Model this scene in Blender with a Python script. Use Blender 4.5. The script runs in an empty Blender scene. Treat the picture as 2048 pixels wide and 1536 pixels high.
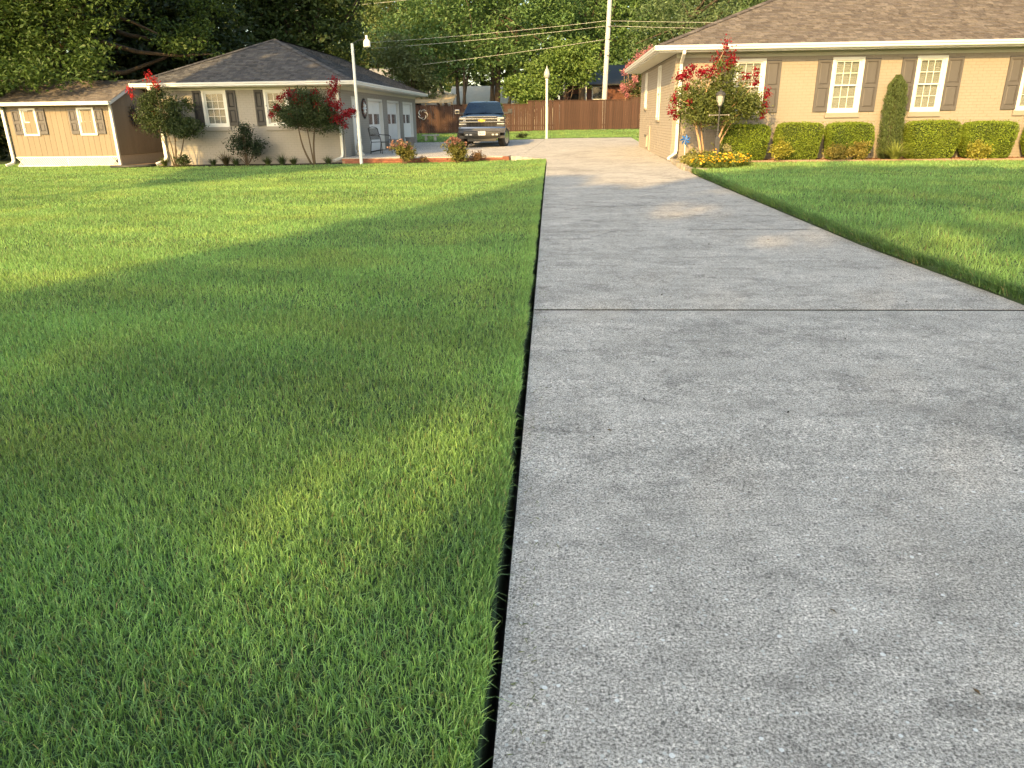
import bpy, math, random
import numpy as np
from mathutils import Vector, Matrix

random.seed(7)
RNG = np.random.default_rng(11)
sc = bpy.context.scene
COL = sc.collection
R = math.radians

# ------------------------------------------------------------------ camera
PITCH, YAW, ROLL = R(20.04), 0.0554, 0.0125
cd = bpy.data.cameras.new('camera')
cd.sensor_width = 36.0
cd.lens = 36.0 * 1458 / 2048
cd.clip_start, cd.clip_end = 0.05, 2000
cam = bpy.data.objects.new('camera', cd)
COL.objects.link(cam)
fw = Vector((-math.sin(YAW) * math.cos(PITCH), math.cos(YAW) * math.cos(PITCH), -math.sin(PITCH)))
rt = Vector((math.cos(YAW), math.sin(YAW), 0))
up = rt.cross(fw)
r2 = rt * math.cos(ROLL) - up * math.sin(ROLL)
u2 = up * math.cos(ROLL) + rt * math.sin(ROLL)
cam.matrix_world = Matrix(((r2.x, u2.x, -fw.x, 0), (r2.y, u2.y, -fw.y, 0), (r2.z, u2.z, -fw.z, 1.45), (0, 0, 0, 1)))
sc.camera = cam

# ------------------------------------------------------------------ light
SUN_AZ, SUN_EL = R(24.0), R(26.0)          # light travels towards +Y turned AZ to +X
w = bpy.data.worlds.new('World')
sc.world = w
w.use_nodes = True
nt = w.node_tree
bg = nt.nodes['Background']
sky = nt.nodes.new('ShaderNodeTexSky')
sky.sky_type = 'NISHITA'
sky.sun_disc = False
sky.sun_elevation = SUN_EL
sky.sun_rotation = math.pi + SUN_AZ
sky.air_density, sky.dust_density, sky.ozone_density = 1.0, 2.2, 1.0
warm = nt.nodes.new('ShaderNodeMix')
warm.data_type = 'RGBA'
warm.blend_type = 'MULTIPLY'
warm.inputs[0].default_value = 1.0
warm.inputs[7].default_value = (1.0, 0.94, 0.77, 1)        # the camera's white balance is set for open shade
nt.links.new(sky.outputs[0], warm.inputs[6])
nt.links.new(warm.outputs[2], bg.inputs[0])
bg.inputs[1].default_value = 0.15
sd = bpy.data.lights.new('sun', 'SUN')
sd.energy = 2.9
sd.angle = R(0.55)
sd.color = (1.0, 0.65, 0.23)
sun = bpy.data.objects.new('sun', sd)
COL.objects.link(sun)
dirv = Vector((math.sin(SUN_AZ) * math.cos(SUN_EL), math.cos(SUN_AZ) * math.cos(SUN_EL), -math.sin(SUN_EL)))
sun.rotation_euler = dirv.to_track_quat('-Z', 'Y').to_euler()
sun.location = (-20, -40, 30)
sc.view_settings.view_transform = 'Standard'
sc.view_settings.look = 'None'
sc.view_settings.gamma = 1
sc.view_settings.use_curve_mapping = False
sc.view_settings.exposure = 1.66
sc.render.engine = 'CYCLES'
sc.cycles.use_denoising = True
sc.cycles.max_bounces = 8
sc.cycles.diffuse_bounces = 4
sc.cycles.transparent_max_bounces = 8

# ------------------------------------------------------------------ helpers
BASE = {}


def tag(o, label=None, cat=None, group=None, kind=None):
    if label: o['label'] = label
    if cat: o['category'] = cat
    if group: o['group'] = group
    if kind: o['kind'] = kind
    return o


def thing(name, label, cat, loc=(0, 0, 0), rz=0.0, group=None, local=False):
    o = bpy.data.objects.new(name, None)
    COL.objects.link(o)
    o.empty_display_size = 0.2
    o.location = loc
    o.rotation_euler = (0, 0, rz)
    tag(o, label, cat, group)
    BASE[o.name] = Vector((0, 0, 0)) if local else Vector(loc)
    return o


def link(name, me, parent=None, mat=None, kind=None):
    o = bpy.data.objects.new(name, me)
    COL.objects.link(o)
    if mat and not me.materials:
        me.materials.append(mat)
    if parent:
        o.parent = parent
        BASE[o.name] = BASE[parent.name]
    else:
        BASE[o.name] = Vector((0, 0, 0))
    if kind: o['kind'] = kind
    return o


def copy_tree(o, parent=None):
    c = o.copy()
    COL.objects.link(c)
    c.parent = parent
    BASE[c.name] = BASE[o.name]
    for ch in list(o.children):
        copy_tree(ch, c)
    return c


class MB:
    def __init__(s):
        s.v, s.f = [], []

    def box(s, x0, x1, y0, y1, z0, z1, M=None):
        n = len(s.v)
        p = [(x0, y0, z0), (x1, y0, z0), (x1, y1, z0), (x0, y1, z0), (x0, y0, z1), (x1, y0, z1), (x1, y1, z1), (x0, y1, z1)]
        if M: p = [tuple(M @ Vector(q)) for q in p]
        s.v += p
        s.f += [tuple(n + i for i in q) for q in ((0, 3, 2, 1), (4, 5, 6, 7), (0, 1, 5, 4), (1, 2, 6, 5), (2, 3, 7, 6), (3, 0, 4, 7))]
        return s

    def cbox(s, c, sz, M=None):
        a, b, d = sz[0] / 2, sz[1] / 2, sz[2] / 2
        T = Matrix.Translation(c) @ (M.to_4x4() if M else Matrix())
        return s.box(-a, a, -b, b, -d, d, T)

    def tube(s, pts, rad, n=8, cap=True):
        pts = [Vector(p) for p in pts]
        if not hasattr(rad, '__len__'): rad = [rad] * len(pts)
        prev = None
        base = len(s.v)
        for i, p in enumerate(pts):
            if i == 0: t = pts[1] - p
            elif i == len(pts) - 1: t = p - pts[i - 1]
            else: t = pts[i + 1] - pts[i - 1]
            t.normalize()
            if prev is None:
                a = Vector((1, 0, 0)) if abs(t.x) < 0.8 else Vector((0, 1, 0))
            else:
                a = prev
            a = (a - t * a.dot(t)).normalized()
            prev = a
            b = t.cross(a)
            for k in range(n):
                an = 2 * math.pi * k / n
                q = p + (a * math.cos(an) + b * math.sin(an)) * rad[i]
                s.v.append(tuple(q))
        for i in range(len(pts) - 1):
            for k in range(n):
                a0 = base + i * n + k
                a1 = base + i * n + (k + 1) % n
                s.f.append((a0, a1, a1 + n, a0 + n))
        if cap:
            s.f.append(tuple(base + k for k in range(n))[::-1])
            e = base + (len(pts) - 1) * n
            s.f.append(tuple(e + k for k in range(n)))
        return s

    def lathe(s, prof, n=14, c=(0, 0, 0), sq=False):
        b = len(s.v)
        off = math.pi / n if sq else 0
        for r, z in prof:
            for k in range(n):
                an = 2 * math.pi * k / n + off
                s.v.append((c[0] + r * math.cos(an), c[1] + r * math.sin(an), c[2] + z))
        for i in range(len(prof) - 1):
            for k in range(n):
                a0 = b + i * n + k
                a1 = b + i * n + (k + 1) % n
                s.f.append((a0, a1, a1 + n, a0 + n))
        s.f.append(tuple(b + k for k in range(n))[::-1])
        e = b + (len(prof) - 1) * n
        s.f.append(tuple(e + k for k in range(n)))
        return s

    def prism(s, poly, a, b, M=None):
        """poly: list of (p, q); extruded along third axis from a to b through M(p,q,w)->xyz."""
        f = M or (lambda p, q, w: (w, p, q))
        n = len(s.v)
        m = len(poly)
        s.v += [f(p, q, a) for p, q in poly] + [f(p, q, b) for p, q in poly]
        for i in range(m):
            j = (i + 1) % m
            s.f.append((n + i, n + j, n + m + j, n + m + i))
        s.f.append(tuple(n + i for i in range(m))[::-1])
        s.f.append(tuple(n + m + i for i in range(m)))
        return s

    def quad(s, a, b, c, d):
        n = len(s.v)
        s.v += [tuple(a), tuple(b), tuple(c), tuple(d)]
        s.f.append((n, n + 1, n + 2, n + 3))
        return s

    def mesh(s, name, base=Vector((0, 0, 0)), smooth=False, fix=True):
        me = bpy.data.meshes.new(name)
        b = Vector(base)
        me.from_pydata([(p[0] - b.x, p[1] - b.y, p[2] - b.z) for p in s.v], [], s.f)
        if fix:
            import bmesh
            bm = bmesh.new()
            bm.from_mesh(me)
            bmesh.ops.recalc_face_normals(bm, faces=bm.faces)
            bm.to_mesh(me)
            bm.free()
        if smooth:
            for p in me.polygons: p.use_smooth = True
        me.update()
        return me

    def build(s, name, mat, parent=None, smooth=False, kind=None, bevel=0.0, fix=True):
        base = BASE[parent.name] if parent else Vector((0, 0, 0))
        me = s.mesh(name, base, smooth, fix)
        o = link(name, me, parent, mat, kind)
        if bevel:
            m = o.modifiers.new('bevel', 'BEVEL')
            m.width = bevel
            m.segments = 2
            m.limit_method = 'ANGLE'
            m.angle_limit = R(40)
        return o


def npmesh(name, V, F, col=None, smooth=False):
    """V (N,3), F (M,k) ints, col (N,3) point colours."""
    V = np.asarray(V, np.float32)
    F = np.asarray(F, np.int32)
    me = bpy.data.meshes.new(name)
    me.vertices.add(len(V))
    me.vertices.foreach_set('co', V.ravel())
    k = F.shape[1]
    me.loops.add(F.size)
    me.loops.foreach_set('vertex_index', F.ravel())
    me.polygons.add(len(F))
    me.polygons.foreach_set('loop_start', np.arange(0, F.size, k, dtype=np.int32))
    try:
        me.polygons.foreach_set('loop_total', np.full(len(F), k, np.int32))
    except Exception:
        pass
    if col is not None:
        a = me.color_attributes.new('tint', 'FLOAT_COLOR', 'POINT')
        c = np.ones((len(V), 4), np.float32)
        c[:, :3] = col
        a.data.foreach_set('color', c.ravel())
    me.polygons.foreach_set('use_smooth', np.full(len(F), bool(smooth)))
    me.update(calc_edges=True)
    return me


# ------------------------------------------------------------------ materials
def newmat(name):
    m = bpy.data.materials.new(name)
    m.use_nodes = True
    return m, m.node_tree, m.node_tree.nodes['Principled BSDF']


def surf(name, c1, c2=None, scale=6.0, rough=0.7, bump=0.0, bscale=80.0, metal=0.0, stretch=(1, 1, 1), rand=0.0, spec=0.4, detail=5):
    m, t, b = newmat(name)
    N, L = t.nodes.new, t.links.new
    b.inputs['Roughness'].default_value = rough
    b.inputs['Metallic'].default_value = metal
    b.inputs['Specular IOR Level'].default_value = spec
    c2 = c2 or tuple(x * 0.85 for x in c1)
    tc = N('ShaderNodeTexCoord')
    mp = N('ShaderNodeMapping')
    mp.inputs['Scale'].default_value = stretch
    L(tc.outputs['Object'], mp.inputs['Vector'])
    nz = N('ShaderNodeTexNoise')
    nz.inputs['Scale'].default_value = scale
    nz.inputs['Detail'].default_value = detail
    nz.inputs['Roughness'].default_value = 0.62
    L(mp.outputs[0], nz.inputs['Vector'])
    cr = N('ShaderNodeValToRGB')
    cr.color_ramp.elements[0].position = 0.32
    cr.color_ramp.elements[1].position = 0.68
    cr.color_ramp.elements[0].color = (*c2, 1)
    cr.color_ramp.elements[1].color = (*c1, 1)
    L(nz.outputs['Fac'], cr.inputs[0])
    out = cr.outputs[0]
    if rand:
        oi = N('ShaderNodeObjectInfo')
        mr = N('ShaderNodeMapRange')
        mr.inputs['To Min'].default_value = 1 - rand
        mr.inputs['To Max'].default_value = 1 + rand
        L(oi.outputs['Random'], mr.inputs['Value'])
        hs = N('ShaderNodeHueSaturation')
        L(mr.outputs[0], hs.inputs['Value'])
        L(out, hs.inputs['Color'])
        out = hs.outputs[0]
    L(out, b.inputs['Base Color'])
    if bump:
        n2 = N('ShaderNodeTexNoise')
        n2.inputs['Scale'].default_value = bscale
        n2.inputs['Detail'].default_value = 3
        L(mp.outputs[0], n2.inputs['Vector'])
        bp = N('ShaderNodeBump')
        bp.inputs['Strength'].default_value = bump
        bp.inputs['Distance'].default_value = 0.01
        L(n2.outputs['Fac'], bp.inputs['Height'])
        L(bp.outputs[0], b.inputs['Normal'])
    return m


def tinted(name, rough=0.55, trans=0.35, spec=0.3, nscale=0.0, tmul=(1.25, 1.3, 0.7)):
    """colour comes from the pieces' own 'tint'; leaves and blades let some light through."""
    m, t, b = newmat(name)
    N, L = t.nodes.new, t.links.new
    at = N('ShaderNodeAttribute')
    at.attribute_name = 'tint'
    b.inputs['Roughness'].default_value = rough
    b.inputs['Specular IOR Level'].default_value = spec
    col = at.outputs['Color']
    if nscale:
        tc = N('ShaderNodeTexCoord')
        nz = N('ShaderNodeTexNoise')
        nz.inputs['Scale'].default_value = nscale
        nz.inputs['Detail'].default_value = 4
        L(tc.outputs['Object'], nz.inputs['Vector'])
        mr = N('ShaderNodeMapRange')
        mr.inputs['From Min'].default_value = 0.3
        mr.inputs['From Max'].default_value = 0.7
        mr.inputs['To Min'].default_value = 0.78
        mr.inputs['To Max'].default_value = 1.2
        L(nz.outputs['Fac'], mr.inputs['Value'])
        hs = N('ShaderNodeHueSaturation')
        L(mr.outputs[0], hs.inputs['Value'])
        L(col, hs.inputs['Color'])
        col = hs.outputs[0]
    L(col, b.inputs['Base Color'])
    if trans:
        tr = N('ShaderNodeBsdfTranslucent')
        mx = N('ShaderNodeMix')
        mx.data_type = 'RGBA'
        mx.blend_type = 'MULTIPLY'
        mx.inputs[0].default_value = 1
        L(col, mx.inputs[6])
        mx.inputs[7].default_value = (*tmul, 1)
        L(mx.outputs[2], tr.inputs['Color'])
        ms = N('ShaderNodeMixShader')
        ms.inputs[0].default_value = trans
        L(b.outputs[0], ms.inputs[1])
        L(tr.outputs[0], ms.inputs[2])
        L(ms.outputs[0], t.nodes['Material Output'].inputs['Surface'])
    return m


def concrete(name, c_lo, c_hi):
    m, t, b = newmat(name)
    N, L = t.nodes.new, t.links.new
    b.inputs['Roughness'].default_value = 0.85
    b.inputs['Specular IOR Level'].default_value = 0.3
    tc = N('ShaderNodeTexCoord')

    def noise(scale, detail=5, st=(1, 1, 1), rough=0.6, w=0):
        mp = N('ShaderNodeMapping')
        mp.inputs['Scale'].default_value = st
        mp.inputs['Location'].default_value = (w, w * 2, 0)
        L(tc.outputs['Object'], mp.inputs['Vector'])
        n = N('ShaderNodeTexNoise')
        n.inputs['Scale'].default_value = scale
        n.inputs['Detail'].default_value = detail
        n.inputs['Roughness'].default_value = rough
        L(mp.outputs[0], n.inputs['Vector'])
        return n.outputs['Fac']

    def rng(v, a, b_, lo, hi):
        mr = N('ShaderNodeMapRange')
        for k, x in (('From Min', a), ('From Max', b_), ('To Min', lo), ('To Max', hi)):
            mr.inputs[k].default_value = x
        L(v, mr.inputs['Value'])
        return mr.outputs[0]

    def mul(a, b_):
        n = N('ShaderNodeMath')
        n.operation = 'MULTIPLY'
        L(a, n.inputs[0])
        L(b_, n.inputs[1])
        return n.outputs[0]
    cr = N('ShaderNodeValToRGB')
    cr.color_ramp.elements[0].color = (*c_lo, 1)
    cr.color_ramp.elements[1].color = (*c_hi, 1)
    cr.color_ramp.elements[0].position = 0.3
    cr.color_ramp.elements[1].position = 0.7
    L(noise(1.6, 8, rough=0.65), cr.inputs[0])
    v = rng(noise(1.5, 7, (0.45, 4.0, 1), 0.70, 3), 0.3, 0.7, 0.86, 1.12)      # broom and screed bands across the slab
    v = mul(v, rng(noise(0.9, 6, rough=0.7, w=9), 0.52, 0.70, 1.0, 0.66))       # dark stains
    v = mul(v, rng(noise(3.2, 6, (1.0, 1.6, 1), rough=0.75, w=21), 0.54, 0.70, 1.0, 0.58))
    v = mul(v, rng(noise(125, 3, rough=0.85), 0.36, 0.64, 0.22, 1.75))           # sand grain
    v = mul(v, rng(noise(60, 3, rough=0.75, w=5), 0.35, 0.65, 0.70, 1.26))

    v = mul(v, rng(noise(8, 6, rough=0.75, w=33), 0.34, 0.66, 0.82, 1.14))       # blotchy wear

    def specks(scale, thr, colour, prev, w):
        mp = N('ShaderNodeMapping')
        mp.inputs['Location'].default_value = (w, w, 0)
        L(tc.outputs['Object'], mp.inputs['Vector'])
        vo = N('ShaderNodeTexVoronoi')
        vo.inputs['Scale'].default_value = scale
        L(mp.outputs[0], vo.inputs['Vector'])
        sx = N('ShaderNodeSeparateColor')
        L(vo.outputs['Color'], sx.inputs[0])
        # only some cells hold a stone, of varying size
        sz = rng(sx.outputs[0], 0.72, 1.0, 0.0, thr)
        lt = N('ShaderNodeMath')
        lt.operation = 'LESS_THAN'
        L(vo.outputs['Distance'], lt.inputs[0])
        L(sz, lt.inputs[1])
        fa = N('ShaderNodeMath')
        fa.operation = 'MULTIPLY'
        fa.inputs[1].default_value = 0.75
        L(lt.outputs[0], fa.inputs[0])
        mx = N('ShaderNodeMix')
        mx.data_type = 'RGBA'
        L(fa.outputs[0], mx.inputs[0])
        L(prev, mx.inputs[6])
        mx.inputs[7].default_value = (*colour, 1)
        return mx.outputs[2]
    hs = N('ShaderNodeHueSaturation')
    L(v, hs.inputs['Value'])
    L(cr.outputs[0], hs.inputs['Color'])
    c = hs.outputs[0]
    c = specks(60, 0.36, (0.52, 0.54, 0.53), c, 1.7)
    c = specks(26, 0.21, (0.78, 0.80, 0.80), c, 4.2)
    c = specks(52, 0.34, (0.10, 0.095, 0.09), c, 7.9)
    c = specks(11, 0.12, (0.05, 0.045, 0.04), c, 2.9)
    L(c, b.inputs['Base Color'])
    bp = N('ShaderNodeBump')
    bp.inputs['Strength'].default_value = 0.35
    bp.inputs['Distance'].default_value = 0.006
    L(noise(120, 3), bp.inputs['Height'])
    L(bp.outputs[0], b.inputs['Normal'])
    return m


M = {}
M['concrete'] = concrete('concrete', (0.375, 0.353, 0.325), (0.505, 0.475, 0.440))
M['gravel'] = surf('gravel_base', (0.10, 0.09, 0.08))
M['soil'] = surf('soil', (0.045, 0.078, 0.028), (0.032, 0.055, 0.02), 3.0, 0.95, 0.6, 60)
M['edge_soil'] = surf('edge_soil', (0.03, 0.024, 0.017), (0.016, 0.014, 0.010), 12, 0.95, 0.6, 60)
M['mulch'] = surf('mulch', (0.16, 0.085, 0.05), (0.07, 0.04, 0.025), 30, 0.95, 0.8, 60)
M['cream'] = surf('cream_painted_brick', (0.282, 0.249, 0.214), (0.269, 0.236, 0.202), 2.5, 0.65, 0.25, 60, rand=0.0)
M['mortar'] = surf('cream_painted_mortar', (0.238, 0.208, 0.176), (0.228, 0.198, 0.168), 4, 0.8)
M['taupe'] = surf('taupe_painted_brick', (0.302, 0.285, 0.262), (0.287, 0.268, 0.246), 2.5, 0.65, 0.25, 60)
M['taupe_m'] = surf('taupe_painted_mortar', (0.265, 0.25, 0.23), (0.25, 0.235, 0.215), 4, 0.8)
M['tan_brick'] = surf('tan_side_brick', (0.40, 0.35, 0.295), (0.35, 0.30, 0.25), 14, 0.7, 0.25, 60)
M['tan_mortar'] = surf('tan_side_mortar', (0.27, 0.235, 0.195), (0.25, 0.215, 0.175), 6, 0.85)
M['white'] = surf('white_trim', (0.70, 0.70, 0.68), (0.66, 0.66, 0.64), 2.0, 0.45)
M['gutter'] = surf('white_gutter', (0.72, 0.72, 0.70), (0.66, 0.66, 0.64), 1.2, 0.38, stretch=(1, 1, 6))
M['soffit'] = surf('soffit_paint', (0.56, 0.56, 0.47), (0.52, 0.52, 0.43), 2.0, 0.6)
M['frieze'] = surf('frieze_paint', (0.42, 0.42, 0.36), (0.39, 0.39, 0.33), 2.0, 0.6)
M['shutter'] = surf('taupe_shutter', (0.098, 0.092, 0.096), (0.084, 0.078, 0.082), 4.0, 0.55, 0.15, 120, stretch=(1, 1, 0.2))
M['shaded_dk'] = surf('shaded_charcoal', (0.030, 0.030, 0.034), (0.024, 0.024, 0.028), 4.0, 0.5)  # shade put into the colour of the garage shutters and brick neighbour's roof
M['blind'] = surf('cream_blind', (0.62, 0.63, 0.58), (0.57, 0.58, 0.53), 3.0, 0.6)
M['siding'] = surf('tan_siding', (0.225, 0.186, 0.141), (0.210, 0.173, 0.130), 3.0, 0.75, 0.2, 60, stretch=(6, 6, 0.6), rand=0.05)
M['lattice'] = surf('white_lattice', (0.78, 0.76, 0.70), None, 4, 0.6)
M['dark'] = surf('dark_void', (0.02, 0.018, 0.016), None, 4, 0.9)
M['door'] = surf('white_door', (0.80, 0.80, 0.80), (0.76, 0.76, 0.77), 1.0, 0.45)
M['red_brick'] = surf('red_brick', (0.25, 0.10, 0.065), (0.18, 0.07, 0.045), 12, 0.85, 0.4, 60, rand=0.18)
M['red_mortar'] = surf('red_mortar', (0.30, 0.20, 0.14), None, 10, 0.9)
M['edging'] = surf('edging_paver', (0.29, 0.20, 0.145), (0.22, 0.15, 0.11), 10, 0.9, 0.4, 60, rand=0.15)
M['stone'] = surf('rough_stone', (0.36, 0.32, 0.26), (0.20, 0.17, 0.14), 12, 0.9, 0.6, 40, rand=0.2)
M['pale_stone'] = surf('pale_stone', (0.60, 0.58, 0.53), (0.45, 0.43, 0.39), 10, 0.85, 0.3, 60)
M['grey_pot'] = surf('grey_pot', (0.30, 0.28, 0.27), (0.24, 0.225, 0.215), 8, 0.8)
M['black_metal'] = surf('black_metal', (0.025, 0.025, 0.026), None, 8, 0.35, metal=0.0, spec=0.5)
M['chair'] = surf('dark_bronze_metal', (0.03, 0.028, 0.027), None, 8, 0.45)
M['post_grey'] = surf('weathered_grey_post', (0.055, 0.055, 0.058), (0.04, 0.04, 0.043), 14, 0.55, 0.2, 60)
M['glass_frost'] = surf('frosted_glass', (0.40, 0.40, 0.38), None, 6, 0.25, spec=0.5)
M['plastic_white'] = surf('white_plastic', (0.80, 0.81, 0.80), (0.75, 0.76, 0.75), 3, 0.4)
M['blue'] = surf('blue_foil', (0.03, 0.16, 0.55), (0.02, 0.11, 0.42), 9, 0.25, spec=0.6)
M['fence'] = surf('stained_fence', (0.076, 0.040, 0.029), (0.050, 0.026, 0.019), 5.0, 0.85, 0.3, 40, stretch=(5, 5, 0.5), rand=0.2)
M['pole'] = surf('weathered_pole', (0.55, 0.55, 0.54), (0.46, 0.46, 0.45), 3.0, 0.8, 0.3, 30, stretch=(6, 6, 0.3))
M['strap'] = surf('dark_strap', (0.10, 0.10, 0.10), None, 8, 0.5)
M['wire'] = surf('pale_wire', (0.52, 0.51, 0.46), None, 5, 0.4)
M['bark'] = surf('bark', (0.12, 0.09, 0.065), (0.05, 0.038, 0.028), 6, 0.95, 0.8, 14, stretch=(3, 3, 0.5))
M['crape_bark'] = surf('crape_bark', (0.50, 0.33, 0.20), (0.36, 0.22, 0.13), 6, 0.7, 0.2, 30, stretch=(3, 3, 0.5))
M['twig'] = surf('twig', (0.10, 0.075, 0.05), None, 8, 0.9)
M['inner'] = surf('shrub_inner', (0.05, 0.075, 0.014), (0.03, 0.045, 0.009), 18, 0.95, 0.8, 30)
M['rust'] = surf('rusty_metal', (0.15, 0.055, 0.035), (0.08, 0.03, 0.02), 18, 0.6)
M['silver'] = surf('silver_metal', (0.72, 0.72, 0.70), None, 6, 0.3, metal=0.6)
M['pipe'] = surf('black_pipe', (0.035, 0.035, 0.035), None, 8, 0.5)
M['grey_roof'] = surf('grey_far_roof', (0.30, 0.30, 0.30), (0.24, 0.24, 0.25), 4, 0.85, stretch=(1, 1, 6))
M['pale_roof'] = surf('pale_far_roof', (0.62, 0.60, 0.53), (0.55, 0.53, 0.47), 3, 0.8)
M['far_white'] = surf('far_white_siding', (0.70, 0.70, 0.70), None, 3, 0.7)
M['far_brick'] = surf('far_brick', (0.15, 0.065, 0.045), (0.11, 0.048, 0.034), 5, 0.9, rand=0)
M['tan_board'] = surf('tan_board', (0.52, 0.40, 0.24), (0.44, 0.33, 0.19), 5, 0.85, rand=0.12)
M['path'] = surf('brown_path', (0.36, 0.25, 0.165), (0.28, 0.19, 0.12), 3, 0.9, 0.3, 50)
# truck
M['paint'] = surf('dark_blue_paint', (0.006, 0.012, 0.030), (0.005, 0.010, 0.026), 2, 0.18, spec=0.6)
M['paint'].node_tree.nodes['Principled BSDF'].inputs['Coat Weight'].default_value = 1.0
M['paint'].node_tree.nodes['Principled BSDF'].inputs['Coat Roughness'].default_value = 0.04
M['chrome'] = surf('chrome', (0.36, 0.37, 0.39), None, 3, 0.13, metal=1.0)
M['trim_black'] = surf('black_trim', (0.035, 0.035, 0.036), None, 8, 0.5)
M['valance'] = surf('grey_valance', (0.06, 0.058, 0.054), (0.05, 0.048, 0.044), 8, 0.6)
M['tyre'] = surf('tyre', (0.045, 0.043, 0.040), (0.035, 0.033, 0.031), 20, 0.85, 0.5, 60)
M['windscreen'] = surf('windscreen', (0.010, 0.022, 0.050), None, 2, 0.08, spec=0.35)
M['lens'] = surf('lamp_lens', (0.55, 0.56, 0.56), (0.35, 0.36, 0.37), 16, 0.12, spec=0.8)
M['gold'] = surf('gold_emblem', (0.62, 0.42, 0.08), None, 6, 0.3, metal=0.6)
M['plate'] = surf('number_plate', (0.72, 0.72, 0.70), None, 3, 0.5)
M['plate_ink'] = surf('plate_ink', (0.25, 0.27, 0.33), None, 3, 0.6)


def glassy(name, col, rough=0.05, trans=0.75):
    m, t, b = newmat(name)
    b.inputs['Base Color'].default_value = (*col, 1)
    b.inputs['Roughness'].default_value = rough
    b.inputs['Specular IOR Level'].default_value = 0.7
    tr = t.nodes.new('ShaderNodeBsdfTransparent')
    mx = t.nodes.new('ShaderNodeMixShader')
    mx.inputs[0].default_value = trans
    t.links.new(b.outputs[0], mx.inputs[1])
    t.links.new(tr.outputs[0], mx.inputs[2])
    t.links.new(mx.outputs[0], t.nodes['Material Output'].inputs['Surface'])
    return m


M['pane'] = glassy('window_glass', (0.10, 0.12, 0.11), 0.04, 0.72)
M['pane_dk'] = glassy('dark_glass', (0.05, 0.06, 0.07), 0.05, 0.3)
M['leaf'] = tinted('leaf', 0.5, 0.25, 0.35)
M['hedge_leaf'] = tinted('hedge_leaf', 0.5, 0.30, 0.3)
M['grass'] = tinted('grass_blade', 0.42, 0.40, 0.45, tmul=(1.35, 1.25, 0.55))
M['petal'] = tinted('petal', 0.6, 0.35, 0.2, tmul=(1.1, 0.9, 0.8))
M['needle'] = tinted('needle', 0.6, 0.2, 0.25)
M['shingle'] = tinted('roof_shingle', 0.9, 0.0, 0.2, nscale=18)
M['roofdeck'] = surf('roof_deck', (0.14, 0.12, 0.10), None, 8, 0.95)
M['chip'] = tinted('mulch_chip', 0.9, 0.0, 0.2)


# ------------------------------------------------------------------ ground heights
def sstep(a, b, x):
    t = np.clip((np.asarray(x, float) - a) / (b - a), 0, 1)
    return t * t * (3 - 2 * t)


def zd(x, y):
    """driveway and parking pad"""
    x = np.asarray(x, float)
    y = np.asarray(y, float)
    z = 0.25 * sstep(2.5, 18.5, y) ** 0.8
    s = sstep(-6.5, 1.5, x)
    return z + s * (0.18 * np.clip((y - 23) / 17, 0, 1)) + 0.05 * (1 - s) * np.clip((y - 34) / 6, 0, 1)


def zback(x, y):
    s = sstep(-9, 0, x)
    return zd(x, np.minimum(y, 40)) + np.clip((np.asarray(y, float) - 40) / 8.5, 0, 1) * (0.30 - 0.02 * s) - 0.01


def zl(x, y):
    """left lawn (soil level)"""
    x = np.asarray(x, float)
    y = np.asarray(y, float)
    s = np.interp(x, [-14, -7, -4, -2.5, -1.4, -0.6, 0], [-0.02, 0.16, 0.28, 0.36, 0.5, 0.8, 1.0])
    g = 0.25 * sstep(2.5, 18.5, y) ** 0.8 * s
    g = g + 0.012 * np.sin(x * 1.3 + 0.7) * np.sin(y * 0.9) * sstep(-0.4, -1.5, x)
    return g + np.clip((y - 30) / 20, 0, 1) * 0.4 * sstep(-30, -8, x) + 0.005


def xr(y):
    return np.interp(y, [-20, 4.5, 5.5, 8.2, 12, 15.9, 17.4, 18.5, 21.4, 24], [3.86, 3.76, 3.70, 3.40, 3.22, 3.10, 3.14, 3.22, 3.42, 3.5])


def zr(x, y):
    """right lawn (soil level), standing a hand above the driveway"""
    x = np.asarray(x, float)
    y = np.asarray(y, float)
    return 0.25 * sstep(2.5, 18.5, y) ** 0.8 + 0.045 * (1 - sstep(16, 20.5, y)) + 0.01 * np.sin(x * 0.9) * np.sin(y * 0.7 + 1)


def grid_mesh(rows, name, mat, zf, nx=40, skirtL=0, skirtR=0, parent=None, kind='structure', wob=None):
    """rows: list of (y, x0, x1)"""
    V, F = [], []
    cols = nx + 1 + (1 if skirtL else 0) + (1 if skirtR else 0)
    for y, x0, x1 in rows:
        t = np.linspace(0, 1, nx + 1)
        xs = x0 + (x1 - x0) * t
        zs = zf(xs, np.full_like(xs, y))
        if skirtL: V.append((xs[0], y, zs[0] - skirtL))
        V += [(a, y, b) for a, b in zip(xs, zs)]
        if skirtR: V.append((xs[-1], y, zs[-1] - skirtR))
    for i in range(len(rows) - 1):
        for k in range(cols - 1):
            a = i * cols + k
            F.append((a, a + 1, a + 1 + cols, a + cols))
    me = npmesh(name, V, F, smooth=False)
    return link(name, me, parent, mat, kind)


# far ground sheet
b = MB()
b.quad((-600, -400, -0.5), (600, -400, -0.5), (600, 900, -0.5), (-600, 900, -0.5))
b.build('ground', M['soil'], None, kind='structure')


def xl(y):
    return float(np.interp(y, [-30, 23.0, 23.6, 24.0, 24.35, 24.8, 25.3], [-0.20, -0.20, -0.26, -0.45, -0.85, -1.35, -1.62])) if y < 25.38 else -7.0


def wobble(y):
    return 0.012 * math.sin(y * 5.1) + 0.010 * math.sin(y * 11.7 + 1) + 0.008 * math.sin(y * 23.0)


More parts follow.
